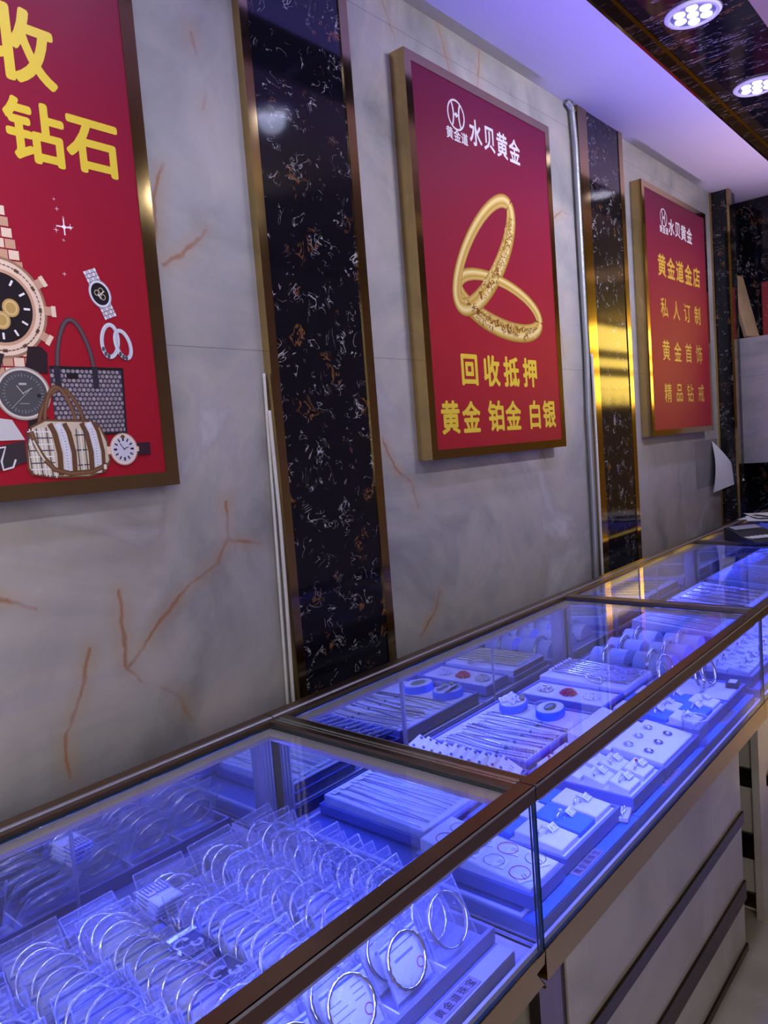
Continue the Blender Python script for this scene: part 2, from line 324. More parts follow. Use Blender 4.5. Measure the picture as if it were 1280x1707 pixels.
def write(mb, items, bold=.012, flat=False):
    """items: (character, centre, height, width factor); flat lays the text on a horizontal face"""
    for ch, c, h, wf in items:
        vs, fs = glyph(ch, bold)
        if flat: mb.add([(c[0] + v.x * h * wf, c[1] + v.y * h, c[2] + v.z) for v in vs], fs)
        else: mb.add([(c[0] + v.x * h * wf, c[1] - v.z, c[2] + v.y * h) for v in vs], fs)
    return mb

# ------------------------------------------------------------------ room shell
XL, XR, YO = -3.0, 14.0, -3.0
CZ, FY, FZ = 2.96, -.405, 3.03
struct(MB().box(XL, XR, YO, .1, -.05, 0).build('floor', 'floor'))
struct(MB().box(XL, 5.42, 0, .1, 0, 3.2).build('wall_back', 'onyx'))
struct(MB().box(XL - .1, XL, YO, .1, 0, 3.2).build('wall_left', 'plaster'))
for n_, b_ in (('wall_opposite', (-.1, XR, YO - .1, YO, 0, 3.2)), ('wall_opposite_left', (XL, -2.5, YO - .1, YO, 0, 3.2)), ('wall_opposite_head', (-2.5, -.1, YO - .1, YO, 2.85, 3.2)), ('wall_opposite_sill', (-2.5, -.1, YO - .1, YO, 0, 1.3))): struct(MB().box(*b_).build(n_, 'plaster'))
o = struct(MB().box(-2.5, -.1, YO - .08, YO - .07, 1.3, 2.85).build('added_fill_pane', 'front'))  # added glowing pane, unseen, put in to brighten the back wall
m = MB()
for x in (-2.5, -1.7, -.92, -.14): m.box(x, x + .04, YO - .069, YO + .01, 1.3, 2.85)
m.build('added_pane_frame', 'alu', o)
struct(MB().box(XR, XR + .1, YO, .1, 0, 3.2).build('wall_right', 'plaster'))
struct(MB().box(5.38, 5.5, -.42, 0, 0, CZ).build('wall_far', 'portoro'))
struct(MB().box(5.5, XR, 0, .1, 0, 3.2).build('wall_back_far', 'plaster'))
struct(MB().box(XL, 5.4, FY, 0, CZ, 3.2).build('ceiling', 'ceil'))
struct(MB().box(XL, 5.4, FY - .012, FY - .001, CZ - .002, FZ).build('trim_1', 'gold'))
struct(MB().box(XL, 5.4, FY - .019, FY - .0121, FZ - .006, FZ).build('trim_2', 'gold'))
struct(MB().box(XL, XR, -.752, FY - .0122, FZ, 3.2).build('ceiling_2', 'ceilmarble'))
struct(MB().box(5.4, XR, FY - .0125, .1, FZ, 3.2).build('ceiling_4', 'tan'))
struct(MB().box(XL, XR, YO, -.7525, FZ - .012, 3.2).build('ceiling_3', 'tan'))

# pilasters: polished black marble between gold steel edges
def pilaster(x0, x1, tl, tr, d, label):
    o = MB().box(x0, x1, -d, 0, 0, CZ).build('pillar', 'portoro'); struct(o, label, 'pillar')
    MB().box(x0 - tl, x0, -d - .004, 0, 0, CZ).build('gold_trim', 'gold', o)
    MB().box(x1, x1 + tr, -d - .004, 0, 0, CZ).build('gold_trim', 'gold', o)
pilaster(1.335, 1.677, .028, .035, .022, 'wide black marble pilaster between the red handbag poster and the bracelet poster')
pilaster(3.252, 3.588, .087, .044, .022, 'black marble pilaster between the bracelet poster and the all-text poster')
o = MB().box(5.0, 5.16, -.098, 0, 0, CZ).build('pillar', 'portoro'); struct(o, 'narrow black marble pilaster right of the all-text poster', 'pillar')
MB().box(4.994, 5.05, -.112, -.098, 0, CZ).build('gold_trim', 'gold', o)
MB().box(4.985, 5.0, -.012, 0, 0, CZ).build('gold_trim', 'gold', o)

# ------------------------------------------------------------------ downlights
def downlight(x, y, z, label, r=.098, power=None):
    t = thing('ceiling_downlight', label, 'ceiling light', (x, y, z), (0, 0, .25), 'seven lens downlights')
    MB().lathe([(r, 0), (r, -.004), (r * .93, -.010), (r * .80, -.011), (r * .78, -.004), (r * .76, 0)], 40).build('trim_ring', 'lampw', t, True)
    MB().lathe([(r * .79, 0), (r * .79, -.005)], 40).build('reflector_plate', 'lampp', t)
    for k in range(7):
        a = k * PI / 3; c = (0, 0) if k == 6 else (r * .51 * math.cos(a), r * .51 * math.sin(a))
        MB().lathe([(r * .205, -.0055), (r * .205, -.009), (r * .14, -.013), (r * .02, -.0145)], 18, T((c[0], c[1], 0))).build('lens', 'lens', t, True)
    ld = bpy.data.lights.new('downlight', 'SPOT'); ld.energy = power or DOWN_W * 12; ld.color = DOWN; ld.spot_size = 2.5; ld.spot_blend = .8; ld.shadow_soft_size = .06
    lo = bpy.data.objects.new('lamp', ld); COL.objects.link(lo); lo.parent = t; lo.location = (0, 0, -.03)
downlight(2.965, -.580, FZ, 'round seven-lens downlight at the top edge of the picture')
downlight(3.800, -.580, FZ, 'round seven-lens downlight farther along, cut by the right edge')
for k, x in enumerate((.25, 1.13, 4.635)):
    downlight(x, -.580, FZ, 'seven-lens downlight in the black ceiling, %s of those out of view along the counter' % ORD[k])
for k, x in enumerate((.61, 2.29)):
    downlight(x, -.987, FZ - .012, 'seven-lens downlight in the tan ceiling over the aisle, %s from the left' % ORD[k], power=AISLE_W * 12)
def area(name, loc, size, power, col, rot=(0, 0, 0), spread=180):
    l = bpy.data.lights.new(name, 'AREA'); l.spread = math.radians(spread); l.shape = 'RECTANGLE'; l.size, l.size_y = size; l.energy = power; l.color = col
    q = bpy.data.objects.new(name, l); COL.objects.link(q); q.location = loc; q.rotation_euler = rot; return q
for k, (xa, xb, c_, f_) in enumerate(((-2.2, -.1, (.86, .85, 1.0), 2.0), (2.32, 3.02, (.86, .84, 1.0), .9), (4.02, 4.44, (.92, .87, 1.0), .75), (6.68, 7.32, (1.0, .78, .56), 1.7))):
    t = thing('wall_fill_light', 'added unseen fill light over the aisle, %s from the left, behind the camera' % ORD[k], 'ceiling light', ((xa + xb) / 2, -2.0, 2.93), group='added wall fill lights'); h = (xb - xa) / 2
    MB().box(-h, h, -.04, 0, -.035, .035).build('housing', 'alu', t); MB().box(-h + .1, -h + .12, -.03, -.01, .035, .088).build('hanger', 'alu', t); MB().box(h - .12, h - .10, -.03, -.01, .035, .088).build('hanger', 'alu', t)
    L = area('lamp', (0, .004, 0), (xb - xa, .05), WALL_FILL_W * (xb - xa) * f_, c_, (math.radians(76), 0, 0), 76); L.parent = t  # added lamp, spread and tilt shaped to light the upper wall
# lit yellow shop sign on the opposite wall farther along the shop
t = thing('shop_sign', 'lit yellow lightbox sign on the opposite wall', 'sign', (11.2, YO, 2.3))
MB().box(-2.0, 2.0, .005, .12, -.45, .69).build('sign_case', 'goldh', t)
m = MB()
for za, zb in ((.34, .65), (.11, .22), (-.18, -.02)): m.box(-1.95, 1.95, .121, .126, za, zb)
for k in range(12): m.prism([(-1.93 + k * .325, -.19), (-1.63 + k * .325, -.19), (-1.69 + k * .325, -.36), (-1.78 + k * .325, -.42), (-1.86 + k * .325, -.34)], .121, .126)
m.build('sign_face', 'sign', t)

# ------------------------------------------------------------------ posters
class Art(MB):
    """flat printed shapes, each a hair in front of the last"""
    def __init__(s, y): super().__init__(); s.y = y; s.ink = (1, 1, 1)
    def lay(s): s.y -= .000006
    def poly(s, pts, c): s.lay(); s.ink = c; s.add([(x, s.y, z) for x, z in pts], [tuple(range(len(pts)))])
    def ell(s, cx, cz, a, b, c, t=0, n=28):
        s.poly([(cx + a * math.cos(u) * math.cos(t) - b * math.sin(u) * math.sin(t), cz + a * math.cos(u) * math.sin(t) + b * math.sin(u) * math.cos(t)) for u in [2 * PI * k / n for k in range(n)]], c)
    def rect(s, cx, cz, w_, h, c, t=0):
        q = [(-w_ / 2, -h / 2), (w_ / 2, -h / 2), (w_ / 2, h / 2), (-w_ / 2, h / 2)]
        s.poly([(cx + x * math.cos(t) - z * math.sin(t), cz + x * math.sin(t) + z * math.cos(t)) for x, z in q], c)
    def band(s, pts, wd, tones, closed=False):
        """ribbon along pts with toned stripes across its width"""
        s.lay(); n = len(pts); k = len(tones); o = len(s.v)
        for i, (x, z) in enumerate(pts):
            a = pts[(i + 1) % n] if closed else pts[min(i + 1, n - 1)]; b = pts[i - 1] if closed else pts[max(i - 1, 0)]
            tx, tz = a[0] - b[0], a[1] - b[1]; l = math.hypot(tx, tz) or 1; nx, nz = -tz / l, tx / l
            w_ = wd(i / n) if callable(wd) else wd
            for j in range(k):
                u = (j / (k - 1) - .5) * w_; s.v.append(Vector((x + nx * u, s.y, z + nz * u))); s.c.append(tones[j])
        for i in range(n if closed else n - 1):
            for j in range(k - 1):
                q = (i + 1) % n; s.f.append([o + i * k + j, o + q * k + j, o + q * k + j + 1, o + i * k + j + 1]); s.m.append(0)
PY = -.056
def poster(x0, x1, z0, z1, label):
    t = thing('wall_poster', label, 'poster', ((x0 + x1) / 2, 0, z0)); ox, oz = (x0 + x1) / 2, z0
    rm = .033; m = MB()
    m.box(x0 - ox, x1 - ox, -.04, -.0005, 0, z1 - z0)
    m.box(x0 - ox, x0 - ox + rm, -.058, -.0401, 0, z1 - z0); m.box(x1 - ox - rm, x1 - ox, -.058, -.0401, 0, z1 - z0)
    m.box(x0 - ox + rm, x1 - ox - rm, -.058, -.0401, 0, rm - .003); m.box(x0 - ox + rm, x1 - ox - rm, -.058, -.0401, z1 - z0 - rm + .003, z1 - z0)
    m.build('gold_frame', 'gold', t)
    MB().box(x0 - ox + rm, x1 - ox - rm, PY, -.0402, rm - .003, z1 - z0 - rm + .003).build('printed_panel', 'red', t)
    return t
def attach(mb, name, mat, t):
    mb.v = [v - t.location for v in mb.v]; return mb.build(name, mat, t)
LY = PY - .0006
GOLDT = [(.30, .15, .02), (.62, .40, .08), (.90, .74, .34), (.78, .55, .15), (.50, .30, .05), (.72, .50, .14), (.36, .19, .03)]
def logo(t, cx, cz, r):
    m = MB(); y = LY
    def arcband(r0, r1, a0, a1, n=22):
        nonlocal y
        vs = []; y -= .00012
        for k in range(n + 1):
            a = a0 + (a1 - a0) * k / n; vs += [(cx + r0 * math.cos(a), y, cz + r0 * math.sin(a)), (cx + r1 * math.cos(a), y, cz + r1 * math.sin(a))]
        m.add(vs, [(2 * k, 2 * k + 1, 2 * k + 3, 2 * k + 2) for k in range(n)])
    arcband(r * .87, r, .40, 2 * PI - .05 - 2.75); arcband(r * .87, r, PI + .40, 3 * PI - .05 - 2.75); arcband(r * .87, r, PI - .9, PI + .5); arcband(r * .87, r, -.9, .5)
    for s_ in (-1, 1):        # two bowed stems and the joining bar with its diamond
        pts = []
        for k in range(9):
            u = -1 + k / 4; bow = .30 + .24 * u * u
            pts.append((cx + s_ * r * bow, cz + r * .86 * u * (1 if abs(u) < .9 else .92)))
        vs = []; y -= .00012
        for x, z in pts: vs += [(x - r * .085, y, z), (x + r * .085, y, z)]
        m.add(vs, [(2 * k, 2 * k + 1, 2 * k + 3, 2 * k + 2) for k in range(8)])
    y -= .00012; m.add([(cx - r * .3, y, cz - r * .07), (cx + r * .3, y, cz - r * .07), (cx + r * .3, y, cz + r * .07), (cx - r * .3, y, cz + r * .07)], [(0, 1, 2, 3)])
    m.add([(cx - r * .2, y - .0001, cz), (cx, y - .0001, cz - r * .2), (cx + r * .2, y - .0001, cz), (cx, y - .0001, cz + r * .2)], [(0, 1, 2, 3)])
    attach(m, 'emblem', 'wht', t)
def letters(t, mat, rows, bold=.03):
    m = MB()
    for s_, xs, z, h, wf in rows: write(m, [(c, (x, LY, z), h, wf) for c, x in zip(s_, xs)], bold)
    return attach(m, 'lettering', mat, t)
# bracelet poster
t2 = poster(1.922, 2.832, 1.512, 2.770, 'red poster of two crossed gold bangles in a gold frame, between the black pilasters')
logo(t2, 2.186, 2.640, .050)
letters(t2, 'wht', [('黄金道', (2.143, 2.186, 2.229), 2.574, .041, 1)], .022)
letters(t2, 'wht', [('水贝黄金', (2.300, 2.386, 2.471, 2.557), 2.611, .092, .86)], .022)
letters(t2, 'ylw', [('回收抵押', (2.167, 2.306, 2.438, 2.573), 1.803, .112, .98)], .032)
letters(t2, 'ylw', [('黄金', (2.038, 2.160), 1.645, .112, .98), ('铂金', (2.316, 2.434), 1.645, .112, .98), ('白银', (2.593, 2.706), 1.645, .112, .92)], .030)
a = Art(LY)
def ring(a, cx, cz, A, B, t, w0, w1, ph, part):
    n = 72; pts = []
    rng = range(0, n + 1) if part is None else part
    P = lambda k: (cx + A * math.cos(2 * PI * k / n) * math.cos(t) - B * math.sin(2 * PI * k / n) * math.sin(t), cz + A * math.cos(2 * PI * k / n) * math.sin(t) + B * math.sin(2 * PI * k / n) * math.cos(t))
    ks = list(rng); N = len(ks)
    a.band([P(k) for k in ks], lambda u: w0 + (w1 - w0) * (.5 + .5 * math.cos(2 * PI * (ks[min(int(u * N), N - 1)] / n) - ph)) ** 1.3, GOLDT)
    return P
tr1, tr2 = math.radians(47), math.radians(-9)
P2_ = ring(a, 2.400, 2.040, .272, .083, tr2, .040, .072, -PI / 2, range(0, 73))
P1_ = ring(a, 2.312, 2.213, .262, .092, tr1, .044, .072, -PI / 2, range(0, 73))
ring(a, 2.400, 2.040, .272, .083, tr2, .040, .072, -PI / 2, range(8, 20))
rr = random.Random(3)
for P, k0, k1, wd in ((P1_, 47, 66, .020), (P2_, 44, 66, .020)):
    for _ in range(170):
        k = rr.uniform(k0, k1); x, z = P(k); x += rr.uniform(-wd, wd); z += rr.uniform(-wd, wd); q = rr.uniform(0, PI); L = rr.uniform(.005, .011)
        a.band([(x + L * math.cos(q + u), z + L * math.sin(q + u)) for u in (0, .8, 1.6, 2.4)], .0026, [rr.choice(((.22, .05, .01), (.26, .10, .01), (.34, .16, .02), (.92, .76, .38)))] * 2)
attach(a, 'printed_bangles', 'inkv', t2)
# all-text poster
t3 = poster(3.762, 4.716, 1.515, 2.770, 'red poster of five lines of yellow lettering, nearest the far corner')
logo(t3, 4.044, 2.633, .047)
letters(t3, 'wht', [('黄金道', (4.003, 4.044, 4.085), 2.572, .038, 1)], .022)
letters(t3, 'wht', [('水贝黄金', (4.153, 4.245, 4.335, 4.428), 2.602, .088, .98)], .022)
letters(t3, 'dyl', [('黄金道金店', (3.992, 4.121, 4.253, 4.387, 4.519), 2.386, .118, 1)], .022)
letters(t3, 'dyl', [('私人订制', (4.001, 4.175, 4.341, 4.508), 2.172, .108, 1)], .010)
letters(t3, 'dyl', [('黄金首饰', (4.001, 4.169, 4.338, 4.510), 1.954, .112, 1)], .010)
letters(t3, 'dyl', [('精品钻戒', (4.001, 4.170, 4.339, 4.521), 1.734, .106, 1)], .010)
# handbag and watch poster
t1 = poster(.045, .981, 1.517, 2.77, 'red poster of printed watches and handbags, cut by the left edge')
letters(t1, 'ylw', [('回收', (.58, .725), 2.372, .145, 1), ('钻石', (.738, .856), 2.215, .120, 1)], .030)
a = Art(LY)
DK, GR, ST, RG, LG, BR = (.02, .015, .018), (.10, .10, .11), (.55, .55, .60), (.62, .36, .22), (.86, .66, .48), (.16, .075, .035)
for cx, cz, r in ((.775, 2.044, .016), (.765, 1.952, .004), (.788, 2.046, .006), (.758, 2.036, .005), (.764, 2.077, .004), (.771, 2.018, .003), (.76, 2.095, .003), (.775, 2.062, .003)):
    for q in (0, PI / 2): a.rect(cx, cz, r * 2, r * .16, (.95, .85, .85), q)
    a.ell(cx, cz, r * .25, r * .25, (1, .95, .95), n=10)
# rose gold chronograph, half outside the picture
for k in range(6):
    for j in range(-2, 3):
        a.rect(.632 + j * .021 - .0045 * k, 1.955 + k * .020, .019, .017, LG if (j + k) % 2 else RG); a.rect(.632 + j * .021 + .0035 * k, 1.795 - k * .019, .019, .016, RG if (j + k) % 2 else LG)
a.ell(.633, 1.876, .088, .094, (.36, .20, .12), n=44); a.ell(.633, 1.876, .083, .089, LG, n=44); a.ell(.633, 1.876, .066, .071, RG, n=44); a.ell(.633, 1.876, .060, .065, DK, n=44)
for k in range(60): q = k * PI / 30; a.rect(.633 + .075 * math.cos(q), 1.876 + .080 * math.sin(q), .002 if k % 5 else .006, .006 if k % 5 else .009, (.12, .06, .04), q)
for k in range(12): q = k * PI / 6; a.rect(.633 + .049 * math.cos(q), 1.876 + .053 * math.sin(q), .012, .004, (.9, .88, .85), q)
for cx, cz in ((.652, 1.876), (.633, 1.852), (.612, 1.876)): a.ell(cx, cz, .016, .017, (.55, .36, .12)); a.ell(cx, cz, .013, .014, (.70, .50, .2)); a.ell(cx, cz, .009, .010, (.52, .34, .1))
for q in (.55, 0, -.55): a.rect(.633 + .092 * math.cos(q), 1.876 + .098 * math.sin(q), .020, .017, RG, q); a.rect(.633 + .101 * math.cos(q), 1.876 + .107 * math.sin(q), .009, .021, LG, q)
# steel watch
tq = math.radians(-68)
for k in range(-6, 7):
    if abs(k) < 3: continue
    for j in range(-2, 3): a.rect(.836 + k * .0078 * math.cos(tq) - j * .0058 * math.sin(tq), 1.920 + k * .0078 * math.sin(tq) + j * .0058 * math.cos(tq), .0066, .005, ST if (k + j) % 2 else (.85, .85, .9), tq)
a.ell(.836, 1.920, .029, .024, (.38, .38, .42), tq); a.ell(.836, 1.920, .027, .022, (.8, .8, .85), tq); a.ell(.836, 1.920, .023, .019, DK, tq)
for cx, cz in ((.829, 1.922), (.842, 1.914), (.838, 1.927)): a.ell(cx, cz, .0055, .006, (.72, .62, .4), n=14); a.ell(cx, cz, .0042, .0047, DK, n=14)
a.rect(.839, 1.921, .018, .0016, (.95, .95, .95), .7); a.rect(.834, 1.915, .012, .0016, (.95, .95, .95), -1.0)
# pair of silver rings
for cx, cz, A, B, q in ((.847, 1.826, .033, .018, 1.45), (.876, 1.820, .029, .016, 1.85)):
    pts = [(cx + A * math.cos(u) * math.cos(q) - B * math.sin(u) * math.sin(q), cz + A * math.cos(u) * math.sin(q) + B * math.sin(u) * math.cos(q)) for u in [2 * PI * k / 40 for k in range(40)]]
    a.band(pts, .009, [(.30, .31, .36), (.92, .92, .97), (.55, .56, .62), (.80, .80, .86), (.25, .26, .3)], True)
    for u in (2.2, 2.6, 3.0): a.ell(cx + .9 * A * math.cos(u) * math.cos(q) - B * math.sin(u) * math.sin(q), cz + A * math.cos(u) * math.sin(q) + B * math.sin(u) * math.cos(q), .0035, .005, (.08, .08, .1), n=10)
# tall tote with a woven lattice
def arc(x0, x1, z0, h, lean=0, n=18): return [(x0 + (x1 - x0) * k / n + lean * math.sin(PI * k / n), z0 + h * math.sin(PI * k / n) ** .62) for k in range(n + 1)]
a.band(arc(.728, .806, 1.765, .098, -.002), .0095, [(.05, .03, .04), (.16, .10, .11), (.04, .025, .03)])
TQ = [(.712, 1.640), (.862, 1.634), (.868, 1.771), (.712, 1.770)]
a.poly(TQ, (.05, .045, .075)); a.y -= .0001
for i in range(16):
    for j in range(14):
        x = .716 + (i + .5 * (j % 2)) * .0096; z = 1.643 + j * .0091
        if x < .861 and z < 1.764: a.y += .000006; a.ell(x, z, .0040, .0038, (.32, .27, .27) if (i + j) % 3 else (.40, .35, .34), n=8)
a.rect(.790, 1.768, .156, .006, DK); a.rect(.757, 1.752, .024, .012, DK)
for x in (.727, .806): a.rect(x, 1.748, .013, .042, (.035, .03, .045))
a.band([(.868, 1.771), (.862, 1.634)], .004, [DK, DK]); a.rect(.787, 1.636, .15, .004, DK)
# slim grey dress watch on a black strap
a.poly([(.665, 1.762), (.675, 1.806), (.700, 1.807), (.712, 1.795), (.708, 1.755)], (.03, .018, .022)); a.poly([(.66, 1.67), (.70, 1.672), (.694, 1.60), (.655, 1.605)], (.03, .018, .022))
a.poly([(.55, 1.76), (.62, 1.762), (.63, 1.79), (.55, 1.80)], (.04, .025, .03)); a.poly([(.55, 1.68), (.63, 1.668), (.65, 1.63), (.55, 1.63)], (.62, .60, .60))
a.ell(.657, 1.717, .0525, .0505, (.38, .32, .26), n=40); a.ell(.657, 1.717, .0495, .0475, (.72, .64, .54), n=40); a.ell(.657, 1.717, .0455, .0435, (.085, .085, .09), n=40)
for k in range(36): q = k * PI / 18; a.rect(.657 + .036 * math.cos(q), 1.717 + .0345 * math.sin(q), .007 if k % 3 == 0 else .004, .0008, (.45, .43, .42), q)
a.rect(.664, 1.722, .022, .0014, (.6, .55, .5), .5); a.rect(.651, 1.724, .020, .0014, (.6, .55, .5), 2.2); a.rect(.650, 1.706, .05, .0008, (.6, .55, .5), .75); a.rect(.686, 1.713, .007, .006, (.02, .02, .02)); a.rect(.657, 1.735, .014, .004, (.5, .48, .46)); a.rect(.657, 1.698, .018, .0012, (.4, .4, .4))
# belt with a metal buckle
a.poly([(.55, 1.612), (.648, 1.628), (.648, 1.588), (.55, 1.566)], (.045, .035, .04)); a.band([(.58, 1.615), (.612, 1.618), (.602, 1.592), (.604, 1.576), (.622, 1.580), (.628, 1.594)], .004, [(.6, .6, .62), (.9, .9, .92), (.5, .5, .5)])
# striped bowling bag
BG = [(.648, 1.575), (.655, 1.562), (.700, 1.553), (.770, 1.549), (.806, 1.558), (.820, 1.580), (.818, 1.620), (.806, 1.650), (.785, 1.664), (.690, 1.668), (.662, 1.655), (.650, 1.62)]
a.band(arc(.678, .772, 1.652, .074, .004), .0085, [(.10, .045, .02), (.24, .12, .06), (.08, .035, .015)]); a.band(arc(.690, .755, 1.652, .078, -.002), .008, [(.10, .045, .02), (.28, .14, .07), (.08, .035, .015)])
a.poly(BG, BR); a.poly([(.735 + (x - .735) * .955, 1.607 + (z - 1.607) * .93) for x, z in BG], (.66, .56, .40))
for k in range(8): a.rect(.655 + k * .0065, 1.607 - k * .0006, .0022, .085 + .002 * k, (.05, .05, .08) if k % 3 == 0 else (.85, .84, .84), .04)
for k in range(7): a.rect(.679, 1.572 + k * .012, .048, .0022, (.05, .05, .08) if k % 2 else (.85, .84, .84), -.03)
for x0, wd, c_ in ((.712, .011, BR), (.727, .016, (.80, .80, .86)), (.741, .010, BR), (.777, .011, BR), (.790, .015, (.80, .80, .86)), (.803, .008, BR)):
    a.band([(x0 - .012, 1.659), (x0 - .004, 1.64), (x0 + .002, 1.60), (x0, 1.557)], wd, [tuple(v * .8 for v in c_), c_, tuple(v * .85 for v in c_)])
for x0 in (.727, .790):
    for k in range(16): z = 1.562 + k * .0056; a.ell(x0 + .001 - .010 * max(0, (z - 1.62) / .04), z, .0016, .0012, (.25, .25, .3), n=6)
for k in range(3): a.rect(.760, 1.575 + k * .03, .024, .0025, (.06, .06, .08)); a.rect(.752 + k * .008, 1.605, .0022, .085, (.06, .06, .08) if k != 1 else (.85, .84, .84))
a.band([(.662, 1.645), (.668, 1.62), (.680, 1.595), (.700, 1.570), (.730, 1.560), (.775, 1.560), (.812, 1.572)], .010, [(.10, .045, .02), (.26, .13, .06), (.09, .04, .02)])
a.band([(.664, 1.628), (.674, 1.604), (.682, 1.588)], .004, [(.5, .45, .35), (.9, .85, .7)]); a.rect(.806, 1.568, .006, .010, (.85, .78, .6))
# gem set watch with roman hours
a.rect(.899, 1.601, .032, .026, (.05, .02, .03)); a.ell(.852, 1.602, .032, .034, (.55, .36, .27), n=36); a.ell(.852, 1.602, .029, .031, (.85, .68, .60), n=36); a.ell(.852, 1.602, .0245, .026, (.68, .66, .74), n=36)
for k in range(36): q = k * PI / 18; a.ell(.852 + .0282 * math.cos(q), 1.602 + .0302 * math.sin(q), .0016, .0016, (.98, .9, .86), n=6)
for k in range(12): q = k * PI / 6; a.rect(.852 + .0192 * math.cos(q), 1.602 + .0206 * math.sin(q), .0075, .0030 if k % 3 else .0042, (.03, .03, .07), q)
a.rect(.849, 1.607, .018, .0018, (.02, .02, .07), 2.2); a.rect(.857, 1.604, .012, .0018, (.02, .02, .07), .3); a.ell(.852, 1.628, .005, .004, (.15, .10, .03), n=12); a.rect(.884, 1.601, .006, .010, LG); a.rect(.818, 1.601, .008, .016, LG)
attach(a, 'printed_artwork', 'inkv', t1)

# ------------------------------------------------------------------ showcases
YF, YB, ZT, ZG = -.891, -.215, 1.0, .718
def showcase(x0, x1, label, notch=False, bx0=.02, bx1=.14, soffit_fill=COVE, up='mauve'):
    t = thing('glass_showcase', label, 'showcase', ((x0 + x1) / 2, 0, 0), group='showcases of the long counter'); o = (x0 + x1) / 2
    def B(mb, name, mat, par=t, smooth=False):
        mb.v = [v - Vector((o, 0, 0)) for v in mb.v]; return mb.build(name, mat, par, smooth)
    g = .0012; x0 += g; x1 -= g
    # top frame
    m = MB(); m.box(x0, x1, YF, YF + .005, .974, ZT); m.box(x0, x1, YF + .005, YF + .030, .9965, ZT); m.box(x0, x1, YF + .005, YF + .012, .974, .9964); d = B(m, 'front_rail', 'bronze')
    B(MB().rbox(x0, x1, YF - .0010, YF + .0028, .9962, ZT + .0011, .0016), 'pale_edge_line', 'alux', d)  # pale strip painting in the highlight along the front crest
    m = MB(); m.box(x0, x1, YB - .026, YB, .9925, ZT); m.box(x0, x1, YB - .050, YB - .036, .9925, ZT - .001); m.box(x0, x1, YB - .004, YB, .94, .9924); d = B(m, 'back_rail', 'bronze')
    B(MB().rbox(x0, x1, YB - .0359, YB - .0261, .9925, ZT + .0012, .002), 'pale_edge_line', 'alux', d)
    for a_, b_ in ((x0, x0 + .022), (x1 - .022, x1)):
        s_ = a_ == x0; m = MB(); m.box(a_ + (.009 if s_ else 0), b_ - (0 if s_ else .009), YF + .0301, YB - .0501, .9925, ZT); d = B(m, 'side_rail', 'bronzey'); e_ = a_ if s_ else b_ - .0089
        B(MB().rbox(e_, e_ + .0089, YF + .0301, YB - .0501, .9925, ZT + .0008, .002), 'pale_edge_line', 'alugreen', d)
    m = MB(); m.box(x0 + .022, x1 - .022, YB - .082, YB - .05, .976, .985); m.box(x0 + .022, x0 + .052, YF + .04, YB - .083, .976, .985); m.box(x1 - .052, x1 - .022, YF + .04, YB - .083, .976, .985); B(m, 'glass_ledge', 'lip')
    m = MB(); m.box(x0 + .0221, x1 - .0221, YF + .0302, YB - .0502, .9865, .9920); m.m = [0] * 2 + [1] * 4; B(m, 'top_glass', ['glass', 'gedge'])
    m = MB(); m.box(x0 + .002, x1 - .002, YF + .0025, YF + .0085, ZG, .9738); m.m = [1, 1, 0, 1, 0, 1]; B(m, 'front_glass', ['glass', 'gedge'])
    for a_ in (x0 + .003, x1 - .009):
        m = MB(); m.box(a_, a_ + .006, YF + .009, YB - .012, ZG, .9755); m.m = [1, 1, 1, 0, 1, 0]; B(m, 'side_glass', ['glass', 'gedge'])
    # mirrored sliding doors at the back
    xs = [x0 + .04 + (x1 - x0 - .08) * k / 3 for k in range(4)]
    for k in range(3):
        m = MB(); yy = -.2305 - (.004 if k % 2 else 0); m.box(xs[k] - (.006 if k % 2 else 0), xs[k + 1] + (.006 if k % 2 else 0), yy, yy + .0035, .722, .975); d = B(m, 'mirror_door', 'mirror')
        if k % 2:
            for xx in (xs[k] - .006, xs[k + 1] + .006):
                m = MB(); m.box(xx - .003, xx + .003, yy - .002, yy + .0035, .722, .9752); B(m, 'door_edge', 'alu', d)
    for a_, s_ in ((x0 + .010, 1), (x1 - .010, -1)):
        m = MB(); xa, xb = sorted((a_, a_ + s_ * .03)); m.box(xa, xb, -.248, -.222, ZG, .976)
        for q in range(3): m.box(xa + .004 + q * .009, xa + .007 + q * .009, -.252, -.248, ZG, .976)
        B(m, 'corner_post', 'alu')
    # floor of the case, band and LED profiles
    m = MB(); m.box(x0, x1, YF + .0095, YB, ZG - .018, ZG); m.box(x0, x1, YF + .010, YF + .016, ZG, ZG + .008); B(m, 'case_floor', 'felt')
    m = MB()
    if notch: m.prism([(x0, .664), (x1 - .006, .664), (x1 - .004, .653), (x1, .651), (x1 - .030, .695), (x1 - .004, .697), (x1, ZG - .001), (x0, ZG - .001)], YF, YF + .030)
    else: m.box(x0, x1, YF, YF + .030, .664, ZG - .001)
    B(m, 'gold_band', 'goldh')
    m = MB(); m.box(x0 + .03, x1 - .03, YF + .0125, YF + .028, .958, .972); B(m, 'led_profile', 'alu')
    m = MB(); m.box(x0 + .03, x1 - .03, YF + .014, YF + .026, .9572, .958); B(m, 'led_strip', 'ledoff')
    L = area('led_light', (0, YF + .022, .9565), (x1 - x0 - .08, .012), LED_FRONT, LED, (math.radians(16), 0, 0)); L.parent = t
    L = area('led_light', (0, YB - .066, .9750), (x1 - x0 - .12, .012), LED_BACK, LED, (math.radians(-30), 0, 0)); L.parent = t
    B(MB().box(x0 + .02, x1 - .02, YB + .03, YB + .06, .90, .925), 'added_uplight_strip', 'alu')
    L = area('led_light', (0, YB + .045, .928), (x1 - x0 - .06, .02), SOFFIT_FILL_W, soffit_fill, (math.radians(180 + 15), 0, 0), 52); L.parent = t  # added uplight out of view, tints the soffit blue
